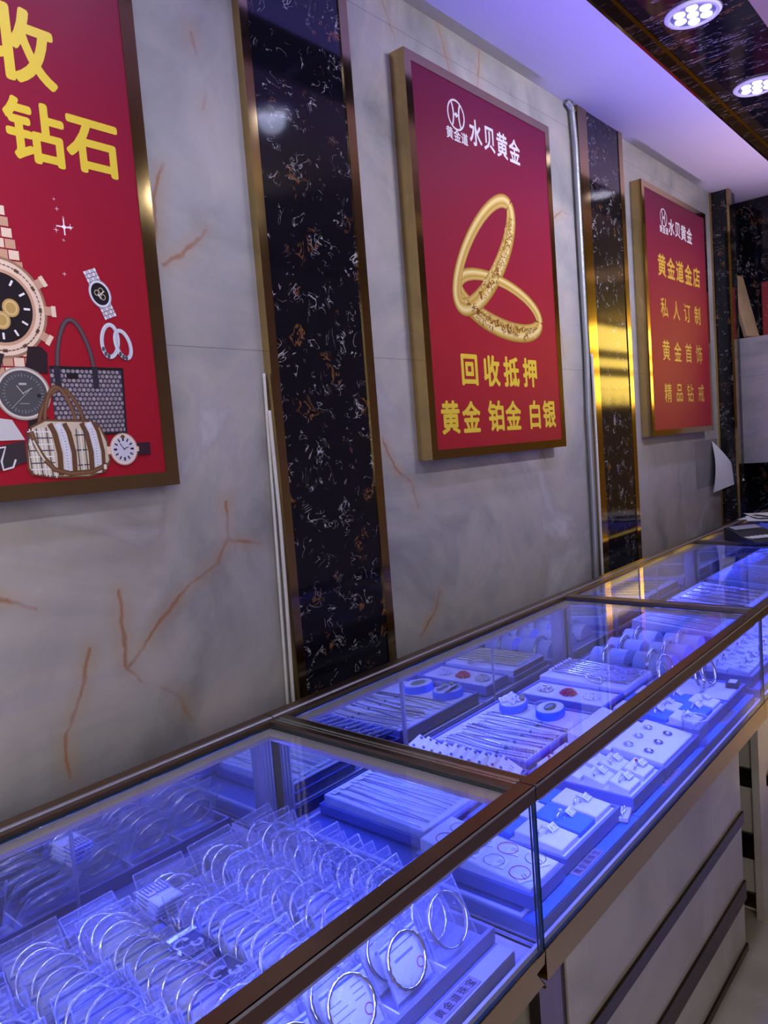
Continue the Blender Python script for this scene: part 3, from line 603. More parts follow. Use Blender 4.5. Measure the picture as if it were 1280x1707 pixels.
    # base
    b0, b1 = x0 + bx0, x1 - bx1; yb = -.851
    bs = B(MB().box(b0 + .012, b1 - .012, yb + .012, -.20, .02, .6995), 'base_cabinet', 'marble')
    for za, zb in ((.427, .664), (.216, .393), (.02, .16)):
        m = MB(); m.box(b0 + .115, b1, yb, yb + .0118, za, zb); B(m, 'marble_panel', 'marble', bs)
    for za, zb in ((.393, .427), (.16, .216), (0, .02)):
        m = MB(); m.box(b0 + .115, b1 + .003, yb - .007, yb + .0117, za, zb); m.box(b1 - .0119, b1 + .003, yb + .0118, -.30, za, zb); m.box(b0, b0 + .0119, yb + .0118, -.30, za + .035, zb + .06 if za else .08); B(m, 'metal_strip', 'darkstrip', bs)
    m = MB(); m.box(b0, b0 + .076, yb - .01, yb + .0117, 0, .664); B(m, 'corner_upright', up, bs)
    m = MB(); m.box(b0 + .0762, b0 + .1148, yb + .004, yb + .0117, 0, .664); B(m, 'recess_strip', 'darkstrip', bs)
    return t
D0, D1, D2, D3, D4 = -.323, 1.027, 2.377, 3.727, 5.077
showcase(D0, D1, 'glass showcase nearest the camera, packed with bagged bangles', True)
showcase(D1, D2, 'glass showcase second along the counter, with blue ring and necklace trays')
showcase(D2, D3, 'glass showcase third along the counter, with bangles on white cushions', soffit_fill=(.27, .22, .92), up='marble')
showcase(D3, D4, 'glass showcase at the far end of the counter, under the calculator and papers', bx1=.02, soffit_fill=(.52, .38, .66))

# ------------------------------------------------------------------ trays, plinths and their name plates
def plinth(x0, x1, label, group, mat, y0=-.871, y1=-.262, z0=ZG, z1=.745, text=None, rim=True):
    t = thing('display_plinth', label, 'display plinth', ((x0 + x1) / 2, (y0 + y1) / 2, z0), group=group); hx, hy, h = (x1 - x0) / 2, (y1 - y0) / 2, z1 - z0
    m = MB(); m.rbox(-hx, hx, -hy, hy, 0.0004, h, .0025); m.build('body', mat[0], t)
    m = MB(); m.box(-hx + .002, hx - .002, -hy + .0005, -hy + .030, h + .0002, h + .0014); m.build('front_strip', mat[1], t)
    if rim:
        m = MB(); m.box(-hx + .002, hx - .002, -hy + .031, -hy + .039, h + .0002, h + .004); m.box(-hx + .002, -hx + .010, -hy + .039, hy - .002, h + .0002, h + .004)
        m.box(hx - .010, hx - .002, -hy + .039, hy - .002, h + .0002, h + .004); m.box(-hx + .010, hx - .010, hy - .010, hy - .002, h + .0002, h + .004); m.build('rim', 'white', t)
    if text is not None:
        q = MB(); q.rbox(-.052, .052, -.012, .012, 0, .0016, .001); p_ = q.build('name_plate', 'plate', t, loc=(text, -hy + .0155, h + .0015))
        write(mb := MB(), [(c, (-.038 + .019 * k, 0, .0018), .0165, 1) for k, c in enumerate('黄金道珠宝')], .012, True); mb.build('lettering', 'dark', p_)
    return t
def tray(x0, x1, y0, y1, z0, z1, label, mat='blue', inner='white', cat='jewellery tray', grp=None, depth=.006, wall=.007):
    t = thing('jewellery_tray', label, cat, ((x0 + x1) / 2, (y0 + y1) / 2, z0), group=grp); hx, hy, h = (x1 - x0) / 2, (y1 - y0) / 2, z1 - z0
    m = MB(); m.rbox(-hx, hx, -hy, hy, .0004, h - depth, .002)
    for a_ in ((-hx, hx, -hy, -hy + wall), (-hx, hx, hy - wall, hy), (-hx, -hx + wall, -hy + wall, hy - wall), (hx - wall, hx, -hy + wall, hy - wall)): m.box(*a_, h - depth - .002, h)
    m.build('tray_body', mat, t)
    MB().box(-hx + wall + .0003, hx - wall - .0003, -hy + wall + .0003, hy - wall - .0003, h - depth + .0002, h - depth + .0014).build('lining', inner, t)
    return t

# near showcase: slate plinth and the bangle tray
plinth(.12, .968, 'slate plinth with a metal name plate along the near showcase front', 'plinths with name plates', ('dtray', 'ltray'), text=.28, rim=False)
TX0, TX1, TY0, TY1 = .16, .966, -.835, -.315
t = tray(TX0, TX1, TY0, TY1, .7455, .772, 'slate tray holding rows of bagged bangles in the near showcase', 'dtray', 'ltray', depth=.02)
NC = 7; CW = (TX1 - TX0 - .016) / NC; cx_, cy_ = (TX0 + TX1) / 2, (TY0 + TY1) / 2
m = MB()
for k in range(1, NC): x = TX0 + .008 + CW * k - cx_; m.box(x - .0015, x + .0015, TY0 - cy_ + .008, TY1 - cy_ - .008, .0082, .024)
m.build('column_dividers', 'white', t)
# --- bagged bangles
def pouch_mesh(seed, wd=.094, h=.108):
    r = random.Random(seed); nx, nz = 7, 8; m = MB(); vs = []; fs = []
    for sgn in (1, -1):
        for j in range(nz):
            for i in range(nx):
                u, v = i / (nx - 1), j / (nz - 1); bul = math.sin(PI * u) ** .7 * math.sin(PI * min(1, v * 1.15)) ** .6 if v < .87 else .05
                vs.append(((u - .5) * wd + (r.uniform(-.001, .001) if 0 < i < nx - 1 else 0), sgn * (.0006 + .0048 * bul) + r.uniform(-.0016, .0016) * (1 if v > .2 else .3), v * h + (r.uniform(-.0015, .0015) if j == nz - 1 else 0)))
    N = nx * nz
    for s_ in range(2):
        for j in range(nz - 1):
            for i in range(nx - 1):
                q = s_ * N + j * nx + i; f = (q, q + 1, q + nx + 1, q + nx); fs.append(f if s_ else f[::-1])
    m.add(vs, fs)
    def seam(a_, b_, wv):
        d_ = (b_ - a_).normalized(); n_ = Vector((-d_.z, 0, d_.x)) * wv; m.cur = 1; y_ = Vector((0, .0007, 0)); m.add([a_ - n_ - y_, b_ - n_ - y_, b_ + n_ - y_, a_ + n_ - y_, a_ - n_ + y_, b_ - n_ + y_, b_ + n_ + y_, a_ + n_ + y_], [(0, 1, 2, 3), (7, 6, 5, 4), (0, 3, 7, 4), (1, 5, 6, 2)])
    c0, c1, c2, c3 = Vector((-wd / 2, 0, 0)), Vector((wd / 2, 0, 0)), Vector((wd / 2, r.uniform(-.004, .004), h)), Vector((-wd / 2, r.uniform(-.004, .004), h))
    seam(c0, c3, .0012); seam(c1, c2, .0012); seam(c3, c2, .0010); seam(c3 * .88 + c0 * .12, c2 * .88 + c1 * .12, .0007)
    return m
def card_mesh(kind):
    m = MB(); m.ink = (.74, .77, .82); m.box(-.041, .041, .0022, .0030, .004, .082)
    def q(x0, x1, z0, z1, c, y=.0020): m.ink = c; m.add([(x0, y, z0), (x1, y, z0), (x1, y, z1), (x0, y, z1)], [(0, 1, 2, 3)])
    q(-.041, .041, .0745, .0785, (.06, .14, .55))
    if kind == 0:
        for k in range(4): q(-.030, -.030 + .02 + .008 * (k % 3), .058 - k * .010, .0595 - k * .010, (.22, .24, .38))
        for k in range(3): q(.010, .030, .064 - k * .009, .066 - k * .009, (.25, .27, .4))
    else:
        q(-.030, .030, .066, .068, (.14, .18, .45)); q(-.020, .022, .050, .0545, (.22, .26, .5))
    m.ink = (.45, .05, .08); m.add([(.026 + .008 * math.cos(k * PI / 8), .0019, .028 + .008 * math.sin(k * PI / 8)) for k in range(16)], [tuple(range(16))])
    m.ink = (.74, .77, .82); m.add([(.026 + .006 * math.cos(k * PI / 8), .0018, .028 + .006 * math.sin(k * PI / 8)) for k in range(16)], [tuple(range(16))])
    return m
protos = {}
def proto(kind, var):
    k = (kind, var)
    if k in protos: return protos[k], False
    t = thing('bagged_bangle', '', 'bangle')
    pouch_mesh(10 * var + (0 if kind == 'clear' else 5), .096 if kind == 'clear' else .090).build('plastic_pouch', ['pouch', 'pedge'], t)
    r = random.Random(var); b = MB(); Rb = r.uniform(.037, .0425)
    if var % 3 == 0: b.torus(Rb, .0028, 44, 8, T((0, -.002, Rb + .008)), w=.9)
    elif var % 3 == 1: b.torus(Rb, .0030, 52, 8, T((0, -.002, Rb + .008)), wob=.3, w=1.0)
    else: b.torus(Rb, .0020, 44, 8, T((0, -.003, Rb + .008)), w=2.2)
    b.build('bangle', 'silver', t, True)
    if kind == 'card': card_mesh(var % 2).build('backing_card', 'inkp', t)
    protos[k] = t; return t, True
for c in range(NC):
    xc = TX1 - .008 - CW * (c + .5)
    if xc < .25: continue
    n = 14; y0 = TY0 + .022; step = (TY1 - .052 - y0) / (n - 1)
    side = 'right end' if c == 0 else '%s row from the right end' % ORD[c]
    for k in range(n):
        kind = 'clear' if c == 0 or (c == 1 and k > 5) or (c == 2 and k > 8) or (c == 3 and k > 11) else 'card'
        low = c == 3 and 4 <= k <= 13
        lean = -math.radians(50 if low else R.uniform(23, 34)); yaw = R.uniform(-.08, .08)
        y = y0 + step * k
        row = 'rightmost row' if c == 0 else '%s row from right' % ORD[c]
        lab = ('clear bangle bag, %s from front, %s, near tray' if kind == 'clear' else 'bangle bag with blue heading, %s from front, %s, near tray') % (ORD[k], row)
        p, new = proto(kind, R.randrange(6)); loc = (xc + R.uniform(-.006, .006), y, .7605 + R.uniform(0, .004)); rot = (lean, R.uniform(-.03, .03), yaw)
        g = 'bagged bangles in the near tray'
        if new: p.location = loc; p.rotation_euler = rot; p['label'] = lab; p['group'] = g
        else: copy_tree(p, loc, rot, lab, g)
# --- flat clear display cases lying on the bags
def flat_case(loc, rz, label, art, n=1, tilt=(0, 0)):
    t = thing('clear_card_case', label, 'card case', loc, (tilt[0], tilt[1], rz), 'clear card cases lying on the bags')
    MB().rbox(-.029, .029, -.042, .042, 0, .0075, .004).build('acrylic_case', 'acrylic', t)
    m = MB(); m.ink = (.55, .58, .66); m.box(-.023, .023, -.036, .036, .0026, .0040); z = [.0042]
    def q(x0, x1, y0, y1, c): m.ink = c; z[0] += .00004; m.add([(x0, y0, z[0]), (x1, y0, z[0]), (x1, y1, z[0]), (x0, y1, z[0])], [(0, 1, 2, 3)])
    def strip(pts, wd, c):
        m.ink = c; z[0] += .00004; vs = []
        for i, (x, y) in enumerate(pts):
            a_, b_ = pts[min(i + 1, len(pts) - 1)], pts[max(i - 1, 0)]; l = math.hypot(a_[0] - b_[0], a_[1] - b_[1]) or 1; nx, ny = -(a_[1] - b_[1]) / l, (a_[0] - b_[0]) / l; w_ = wd(i / (len(pts) - 1))
            vs += [(x + nx * w_, y + ny * w_, z[0]), (x - nx * w_, y - ny * w_, z[0])]
        m.add(vs, [(2 * k, 2 * k + 1, 2 * k + 3, 2 * k + 2) for k in range(len(pts) - 1)])
    if art == 'seal':
        q(-.021, .021, .000, .034, (.06, .06, .12))
        for k in range(6): q(-.018 + k * .0064, -.0150 + k * .0064, .004, .031, (.7, .72, .8))
        q(-.0185, .018, .0165, .0185, (.06, .06, .12)); q(-.018, -.002, .003, .010, (.80, .62, .25)); q(-.021, .021, -.034, -.002, (.72, .78, .86))
    else:
        q(-.022, .022, -.034, .034, (.05, .06, .11))
        rr_ = random.Random(len(label))
        for k in range(40): x, y = rr_.uniform(-.02, .02), rr_.uniform(-.033, -.012); q(x, x + .0016, y, y + .0016, (.4, .42, .55))  # pale dots paint in the LED glints on the plastic
        strip([(-.012 + .010 * math.cos(u) * (1 + u * .12), .012 + .011 * math.sin(u) * (1 - u * .06)) for u in [k * .45 for k in range(11)]], lambda u: .0042 * (1 - .7 * u), (.62, .64, .82))
        strip([(.004 + .008 * math.cos(u), -.004 + .008 * math.sin(u)) for u in [k * .55 + 2 for k in range(10)]], lambda u: .0026, (.62, .64, .82))
    m.build('printed_insert', 'inkp', t); return t
zc = .8185
for k in range(4): flat_case((.636 + .001 * k, -.378 - .002 * k, zc + .0002 + .0078 * k), -.12 + .03 * k, 'clear card case with square seal print, %s' % ('topmost of its stack of four' if k == 3 else '%s from the bottom of its stack of four' % ORD[k]), 'seal')
flat_case((.612, -.515, zc), .02, 'clear card case with dark print and bright glints, middle of the flat cases', 'swirl')
flat_case((.606, -.617, zc), .06, 'clear card case with pale curl on dark print, nearest the front rail', 'swirl')
t = thing('round_coin_capsule', 'round clear capsule with a silver bangle beside the front rail', 'capsule', (.612, -.700, zc), (.18, .1, 0))
MB().lathe([(.034, 0), (.037, .003), (.037, .010), (.034, .013)], 32).build('capsule', 'acrylic', t, True); MB().torus(.028, .003, 36, 8, T((0, 0, .0065)) @ RX(PI / 2)).build('bangle', 'silver', t, True)

# ------------------------------------------------------------------ second showcase: three blue plinths
UN = [(1.042, 1.472), (1.4755, 1.9055), (1.909, 2.345)]
for k, (a_, b_) in enumerate(UN):
    plinth(a_, b_, 'blue suede plinth with white rim, %s of three in the second showcase' % ('nearest', 'middle', 'farthest')[k], 'plinths with name plates', ('tray', 'blue'), text=(1.258, 1.691, 2.135)[k] - (a_ + b_) / 2)
Z1 = .7495
# --- jewellery makers
def necklace(x, y0, y1, z, label, mat='chain', style=0, sag=.012, grp=None, slope=0.0, wid=1.0):
    L = y1 - y0; t = thing('necklace', label, 'necklace', (x, y0, z), group=grp); n = int(L / (.0021, .0028, .0044)[style]); r = random.Random(label); ph = r.uniform(0, 6)
    pts = [(sag * math.sin(2.2 * k / n * PI * .5 + ph) * .5 + r.uniform(-.0003, .0003), L * k / n, slope * L * k / n + .0016 * wid) for k in range(n + 1)]
    if style == 0: m = MB().tube(pts, lambda i: (.0014 if i % 2 else .0008) * wid, 5)
    elif style == 1: m = MB().tube(pts, lambda i: (.0019, .0006, .0013, .0006)[i % 4] * wid, 6)
    else: m = MB().tube(pts, lambda i: (.0026, .0011)[i % 2] * wid, 6)
    m.build('chain', mat, t, True)
    e = pts[-1]; MB().add([(e[0] - .005, e[1] - .002, e[2] + .0008), (e[0] + .005, e[1] - .002, e[2] + .0008), (e[0] + .005, e[1] + .014, e[2] + .0022), (e[0] - .005, e[1] + .014, e[2] + .0022)], [(0, 1, 2, 3)]).build('paper_tag', 'paper', t)
    if style == 1:
        k = n // 3; MB().ball(pts[k], .0045, 8).build('pendant', 'dkchain', t, True)
    return t
def finger_ring(loc, rz, label, stone='gem', grp=None, Rr=.0105):
    t = thing('finger_ring', label, 'ring', loc, (0, 0, rz), grp)
    MB().torus(Rr, .0013, 24, 6, T((0, 0, Rr * .55)), w=1.6).build('band', 'silver', t, True)
    MB().lathe([(.0008, -.004), (.0042, 0), (.0030, .0022), (.0004, .0022)], 8, T((0, 0, Rr * 1.55 + .0045))).build('stone', stone, t)
    return t
def price_tag(loc, rz, label, grp=None, s=1.0):
    t = thing('price_tag', label, 'price tag', loc, (0, 0, rz), grp); X = RX(math.radians(32))
    MB().rbox(-.0125 * s, .0125 * s, -.0095 * s, .0095 * s, 0, .0012, .0006, T((0, 0, .0062)) @ X).build('card', 'paper', t)
    m = MB()
    for x0, x1, y0, y1 in ((-.006, -.0045, -.005, .005), (.003, .005, .001, .0035), (.003, .005, -.005, -.0025), (.0075, .0085, -.004, .005)): m.box(x0 * s, x1 * s, y0 * s, y1 * s, .0013, .0016, T((0, 0, .0062)) @ X)
    m.build('printed_marks', 'dark', t)
    m = MB(); m.box(-.010 * s, .010 * s, -.0085 * s, -.0045 * s, -.0054, -.0004, T((0, 0, .0062))); m.build('foot', 'paper', t)
    return t
def wedge(x0, x1, y0, y1, z, h0, h1, mat, label, grp=None):
    """cushion block, h0 high at the front and h1 at the back"""
    t = MB(); a_, b_ = (x1 - x0) / 2, (y1 - y0) / 2; c = .002
    vs = [(-a_, -b_, 0), (a_, -b_, 0), (a_, b_, 0), (-a_, b_, 0), (-a_, -b_, h0 - c), (a_, -b_, h0 - c), (a_, b_, h1 - c), (-a_, b_, h1 - c), (-a_ + c, -b_ + c, h0), (a_ - c, -b_ + c, h0), (a_ - c, b_ - c, h1), (-a_ + c, b_ - c, h1)]
    t.add(vs, [(0, 3, 2, 1), (0, 1, 5, 4), (1, 2, 6, 5), (2, 3, 7, 6), (3, 0, 4, 7), (4, 5, 9, 8), (5, 6, 10, 9), (6, 7, 11, 10), (7, 4, 8, 11), (8, 9, 10, 11)])
    return tag(t.build('display_cushion', mat, loc=((x0 + x1) / 2, (y0 + y1) / 2, z)), label, 'display cushion', grp)
def ring_tray(x0, x1, y0, y1, nx, ny, where, mats=('white',), h=(.014, .024), size=.86, tray_mat='tray', n_max=99):
    tr = tray(x0, x1, y0, y1, Z1 + .0003, Z1 + .030, 'blue tray of ring cushions, ' + where, tray_mat, 'white', grp='ring trays'); z = Z1 + .0258
    dx, dy = (x1 - x0 - .02) / nx, (y1 - y0 - .02) / ny; q = 0
    for j in range(ny):
        for i in range(nx):
            cx, cy = x0 + .01 + dx * (i + .5), y0 + .01 + dy * (j + .5); hw, hd = dx * size / 2, dy * size / 2; mt = mats[(i + j) % len(mats)]
            pos = '%s from left, %s row, %s' % (ORD[i], ('front', 'second', 'third', 'fourth', 'fifth')[j], where)
            wedge(cx - hw, cx + hw, cy - hd, cy + hd, z, h[0], h[1], mt, ('blue' if mt == 'blue' else 'white') + ' ring cushion ' + pos, 'ring cushions')
            zt = z + (h[0] + h[1]) / 2
            finger_ring((cx - hw * .42, cy, zt - .0015), R.uniform(-.4, .4), 'silver stone ring ' + pos, 'redgem' if R.random() < .06 else 'gem', 'rings on cushions')
            price_tag((cx + hw * .42, cy - hd * .15, zt - .001), R.uniform(-.15, .15), 'small price tag ' + pos, 'price tags on ring cushions', .95)
# unit one, back: sloping cushion of chains, fan of earring cards
tray(1.118, 1.330, -.575, -.272, Z1 + .0003, Z1 + .022, 'blue tray under the necklace cushion, just past the first divider', 'tray', 'white', grp='necklace trays')
wedge(1.128, 1.320, -.568, -.280, Z1 + .018, .018, .024, 'white', 'white necklace cushion just past the first divider', 'necklace cushions')
for k in range(13):
    necklace(1.138 + k * .0144, -.556, -.305, Z1 + .0375, 'silver chain on the cushion past the first divider, %s from its left' % ORD[k], 'dkchain' if k % 5 in (1, 2) else 'chain', 0, .010, 'chains on the first cushion', .020, .9)
def ear_card(loc, rz, tilt, label):
    t = thing('earring_card', label, 'earring card', loc, (tilt, 0, rz), 'earring cards in the fan')
    MB().rbox(-.036, .036, -.028, .028, 0, .0010, .0005).build('card', 'paper', t)
    m = MB()
    for x in (-.025, .025): m.ball((x, .017, .0022), .0042, 7)
    m.build('earrings', 'dkchain', t, True); m = MB()
    for x in (-.012, 0, .012): m.box(x - .001, x + .001, -.010, .002, .0011, .0013)
    m.build('printed_marks', 'dark', t)
tray(1.424, 1.512, -.590, -.272, Z1 + .0045, Z1 + .022, 'blue tray under the fan of earring cards', 'tray', 'tray', grp='necklace trays')
for k in range(10): ear_card((1.468 + .005 * math.sin(k * 1.7), -.560 + k * .029, Z1 + .036), .30 + .08 * math.sin(2 * k), math.radians(33), 'white earring card with two dark studs, %s from the front of the fan' % ORD[k])
# unit one, front: tag cushion and ring tray
tray(1.066, 1.186, -.848, -.592, Z1 + .0003, Z1 + .026, 'blue tray under the cushion of tagged bracelets behind the front glass', 'tray', 'white', grp='necklace trays')
wedge(1.074, 1.178, -.840, -.600, Z1 + .022, .012, .034, 'white', 'white cushion of tagged bracelets behind the front glass', 'necklace cushions')
for k in range(8):
    x, y = 1.100 + .052 * (k % 2) + R.uniform(-.006, .006), -.815 + .054 * (k // 2); z = Z1 + .0345 + (y + .84) / .24 * .022
    t = thing('tagged_bracelet', 'fine red-corded bracelet with card tag, %s on the cushion behind the front glass' % ORD[k], 'bracelet', (x, y, z), (math.radians(5), 0, R.uniform(-.7, .7)), 'tagged bracelets')
    MB().torus(.019, .0008, 26, 5, T((0, .012, .0016)) @ RX(PI / 2)).build('cord', 'redgem' if k % 3 == 0 else 'chain', t); MB().rbox(-.016, .016, -.014, .010, .0004, .0014, .0005).build('card', 'paper', t)
    m = MB(); m.box(-.002, -.0005, -.010, .006, .0015, .0017); m.box(.004, .0055, -.004, .006, .0015, .0017); m.build('printed_marks', 'dark', t)
ring_tray(1.196, 1.440, -.846, -.600, 3, 2, 'nearest ring tray', ('white', 'blue'), (.012, .022), .9)
t = thing('boxed_bracelet', 'pale box lid with a beaded bracelet on the plinth seam', 'bracelet', (1.455, -.846, Z1 + .001), (0, 0, .25))
MB().rbox(-.026, .026, -.012, .012, 0, .009, .001).build('box', 'white', t); m = MB()
for k in range(9): m.ball((-.020 + .005 * k, .002 * math.sin(k), .0115), .0028, 7)
m.build('beads', 'silver', t, True)
# unit two, back: mat of chains with two oval plinths
tray(1.520, 1.898, -.578, -.280, Z1 + .0003, Z1 + .034, 'large blue tray of necklaces and oval stands in the second showcase', 'tray', 'white', grp='necklace trays')
zz = Z1 + .0300
for k in range(16):
    necklace(1.536 + k * .0155, -.562, -.322 + .012 * math.sin(k), zz, 'necklace in the large blue tray, %s from its left' % ORD[k], ('chain', 'dkchain', 'chain', 'dkchain')[k % 4], (1, 1, 0, 1, 2)[k % 5], .018, 'necklaces in the large blue tray', wid=1.35)
def oval(x, y, rz, label, top):
    t = thing('oval_stand', label, 'display stand', (x, y, zz), (0, 0, rz), 'oval stands')
    MB().lathe([(.053, 0), (.053, .020), (.051, .022)], 36, sx=1, sy=.74).build('body', 'blue', t); MB().lathe([(.049, .0221), (.049, .0228)], 36, sx=1, sy=.74).build('white_top', 'white', t)
    if top: MB().lathe([(.029, .0229), (.029, .0248), (.022, .0275), (.002, .0282)], 24, sx=1, sy=.55).build('olive_pad', 'green', t, True)
    return t
oval(1.835, -.352, .2, 'oval blue stand with heaped tags at the back of the large tray', False)
oval(1.838, -.470, .2, 'oval blue stand with an olive pad nearer the front', True)
for k in range(5): price_tag((1.812 + .024 * (k % 3), -.335 - .028 * (k // 3) + .006 * k % 3 * .001, zz + .0232), -.5 + .3 * k, 'white paper tag on the back oval stand, %s of five' % ORD[k], 'tags on the oval stand', 1.1)
for k in range(2): tag(MB().ball((0, 0, 0), .010, 10, sz=.5).build('glass_cabochon', 'green', smooth=True, loc=(1.848 + .022 * k, -.373 + .012 * k, zz + .0285)), 'yellow-green glass cabochon on the back oval stand, ' + ('front one', 'rear one')[k], 'stone')
t = tag(MB().tube([(0, 0, .006), (.012, -.018, .012), (.02, -.045, .010), (.03, -.070, .004)], lambda i: (.006, .011, .013, .010)[i], 8, flat=.4).build('gauze_pouch', 'gauze', smooth=True, loc=(1.876, -.395, zz + .0006)), 'limp grey gauze pouch between the oval stands', 'pouch')
# unit two, front: ring tray and the earring cushions
ring_tray(1.482, 1.662, -.856, -.600, 2, 4, 'middle ring tray', ('white',), (.012, .024), .78)
tray(1.668, 1.898, -.856, -.594, Z1 + .0003, Z1 + .026, 'blue tray with two sloping earring cushions', 'tray', 'white', grp='ring trays')
wedge(1.680, 1.886, -.846, -.724, Z1 + .022, .010, .026, 'white', 'white earring cushion with brooches, in front', 'necklace cushions'); wedge(1.680, 1.886, -.716, -.604, Z1 + .022, .014, .040, 'white', 'white earring cushion with pendants, behind', 'necklace cushions')
for k in range(6):
    f = k // 3; y = (-.80, -.755)[0] + .05 * f if True else 0; x = 1.712 + .062 * (k % 3); z = Z1 + .0325 + (y + .846) / .122 * .016
    t = thing('brooch', 'oval stone brooch, %s in the %s row of the front earring cushion' % (ORD[k % 3], ('front', 'back')[f]), 'brooch', (x, y, z + .001), (math.radians(8), 0, .3 - .2 * f), 'brooches')
    MB().torus(.0095, .0018, 24, 6, T((0, 0, .002)) @ RX(PI / 2), wob=.3).build('setting', 'dkchain' if f == 0 else 'chain', t, True); MB().ball((0, 0, .0025), .0052, 8, sz=.6).build('stone', 'gem', t, True)
for k in range(3):
    x = 1.716 + .062 * k; t = thing('pendant_card', 'small pendant on a clear card, %s on the back earring cushion' % ORD[k], 'pendant', (x, -.662, Z1 + .051), (math.radians(14), 0, .1), 'pendant cards'); MB().rbox(-.018, .018, -.014, .014, 0, .0012, .0006).build('card', 'paper', t); MB().tube([(-.010, .006, .0022), (-.004, -.006, .0024), (.004, -.008, .0024), (.010, .005, .0022)], .0009, 5).build('chain', 'dkchain', t)
t = thing('glass_tumbler', 'empty clear glass tumbler on the blue plinth front', 'tumbler', (1.905, -.845, .7472))
MB().lathe([(.0260, 0), (.0285, .002), (.0320, .060), (.0325, .0700), (.0312, .0700), (.0305, .060), (.0265, .010), (.002, .008)], 32).build('glass_wall', 'tumbler', t, True); MB().torus(.0318, .0011, 36, 6, T((0, 0, .0702)) @ RX(PI / 2)).build('rim', 'gem', t, True)
# unit three, back: loose bead strands in a dish tray and pearl strands
tray(1.958, 2.100, -.572, -.290, Z1 + .0003, Z1 + .030, 'shallow white-lined tray of crystal bead coils', 'tray', 'white', grp='necklace trays')
def coil(x, y, z, mat, label, Rr=.022, turns=3):
    t = MB(); r = random.Random(label)
    for q in range(turns):
        for k in range(16): a_ = 2 * PI * k / 16 + q; t.ball(((Rr - .005 * q) * math.cos(a_) + r.uniform(-.002, .002), (Rr - .005 * q) * math.sin(a_) + r.uniform(-.002, .002), .0038 + .004 * q), .0040, 6)
    return tag(t.build('bead_coil', mat, smooth=True, loc=(x, y, z)), label, 'bracelet')
for k, (y, mt, nm) in enumerate(((-.505, 'gem', 'clear crystal bead coil in the shallow tray, nearest the front'), (-.428, 'redgem', 'red bead coil in the shallow tray'), (-.350, 'silver', 'silver bead coil in the shallow tray, nearest the mirror'))): coil(2.029, y, Z1 + .0258, mt, nm)
tray(2.112, 2.336, -.575, -.272, Z1 + .0003, Z1 + .018, 'blue tray under the silver bead strands', 'tray', 'white', grp='necklace trays'); wedge(2.120, 2.328, -.568, -.280, Z1 + .014, .018, .024, 'white', 'white cushion of silver bead strands', 'necklace cushions')
for k in range(8): necklace(2.170 + k * .0198, -.556, -.300, Z1 + .0350, 'silver bead strand, %s from the left on its cushion' % ORD[k], 'chain', 2, .004, 'silver bead strands', .020, 1.9)
t = MB()
for k in range(22): a_ = 2 * PI * k / 22; t.ball((.025 * math.cos(a_), .025 * math.sin(a_), .0065), .0040, 7)
tag(t.build('bead_bracelet', 'silver', smooth=True, loc=(2.146, -.455, Z1 + .0385), rot=(math.radians(18), 0, 0)), 'silver bead bracelet ring left of the bead strands', 'bracelet')
# unit three, front
ring_tray(1.918, 2.160, -.850, -.600, 3, 3, 'third ring tray', ('white', 'blue'), (.012, .022), .88)
tray(2.168, 2.338, -.850, -.600, Z1 + .0003, Z1 + .030, 'blue tray holding upright silver bangles', 'tray', 'white', grp='ring trays')
def bangle(x, y, z, label, rz, Rr=.041, r=.0048, tilt=.35, mat='silver', w=1.0):
    t = MB().torus(Rr, r, 48, 10, w=w); return tag(t.build('bangle', mat, smooth=True, loc=(x, y, z + (Rr + r) * math.cos(tilt)), rot=(tilt, 0, rz)), label, 'bangle', 'upright bangles')
for k, (x, y, rz) in enumerate(((2.205, -.655, .1), (2.262, -.640, -.1), (2.232, -.750, .15), (2.292, -.758, -.05))): bangle(x, y, Z1 + .0262, 'upright silver bangle in the blue tray by the second divider, %s' % ('back left', 'back right', 'front left', 'front right')[k], rz, .038 + .003 * (k % 2), .005, -.3, w=.9)
t = thing('ring_box', 'small black ring box at the tray corner by the second divider', 'ring box', (2.308, -.822, Z1 + .0262), (0, 0, .1)); MB().rbox(-.022, .022, -.017, .017, 0, .016, .002).build('box', 'black', t); MB().rbox(-.016, .016, -.011, .011, .0161, .0175, .001).build('pad', 'white', t)

# ------------------------------------------------------------------ third and fourth showcases
for k, (a_, b_) in enumerate(((2.400, 2.832), (2.836, 3.268), (3.272, 3.704))): plinth(a_, b_, 'blue suede plinth, %s of three in the third showcase' % ('nearest', 'middle', 'farthest')[k], 'plinths with name plates', ('tray', 'blue'), text=0)
for j in range(2):
    for i in range(3):
        x, y = 2.462 + .136 * i, -.375 - .155 * j; n_ = '%s from the left, %s row past the second divider' % (ORD[i], ('back', 'front')[j])
        prof = [(-.058, 0), (.058, 0)] + [(.058 * math.cos(PI * q / 12), .046 * math.sin(PI * q / 12) + .004) for q in range(13)]
        tag(MB().prism([(a_ * .85, b_) for a_, b_ in prof], -.062, .062).build('bangle_cushion', 'white', loc=(x, y, Z1 + .0003)), 'white half-round bangle cushion, ' + n_, 'display cushion', 'bangle cushions')
        m = MB(); m.torus(.0525, .0046, 30, 8, arc=PI * .96, w=1.5); tag(m.build('cuff_bangle', 'silver', smooth=True, loc=(x, y + .01, Z1 + .0085)), 'silver cuff bangle over the cushion, ' + n_, 'bangle', 'cuff bangles')
ring_tray(2.406, 2.616, -.850, -.630, 3, 3, 'first tray past second divider', ('white',), (.014, .022), .9); ring_tray(2.622, 2.830, -.850, -.630, 3, 3, 'second tray past second divider', ('white',), (.014, .022), .9)
ring_tray(2.846, 3.258, -.850, -.630, 5, 3, 'long tray in third showcase', ('white',), (.014, .022), .9); ring_tray(3.282, 3.694, -.850, -.630, 5, 2, 'far tray in third showcase', ('white',), (.014, .022), .9)
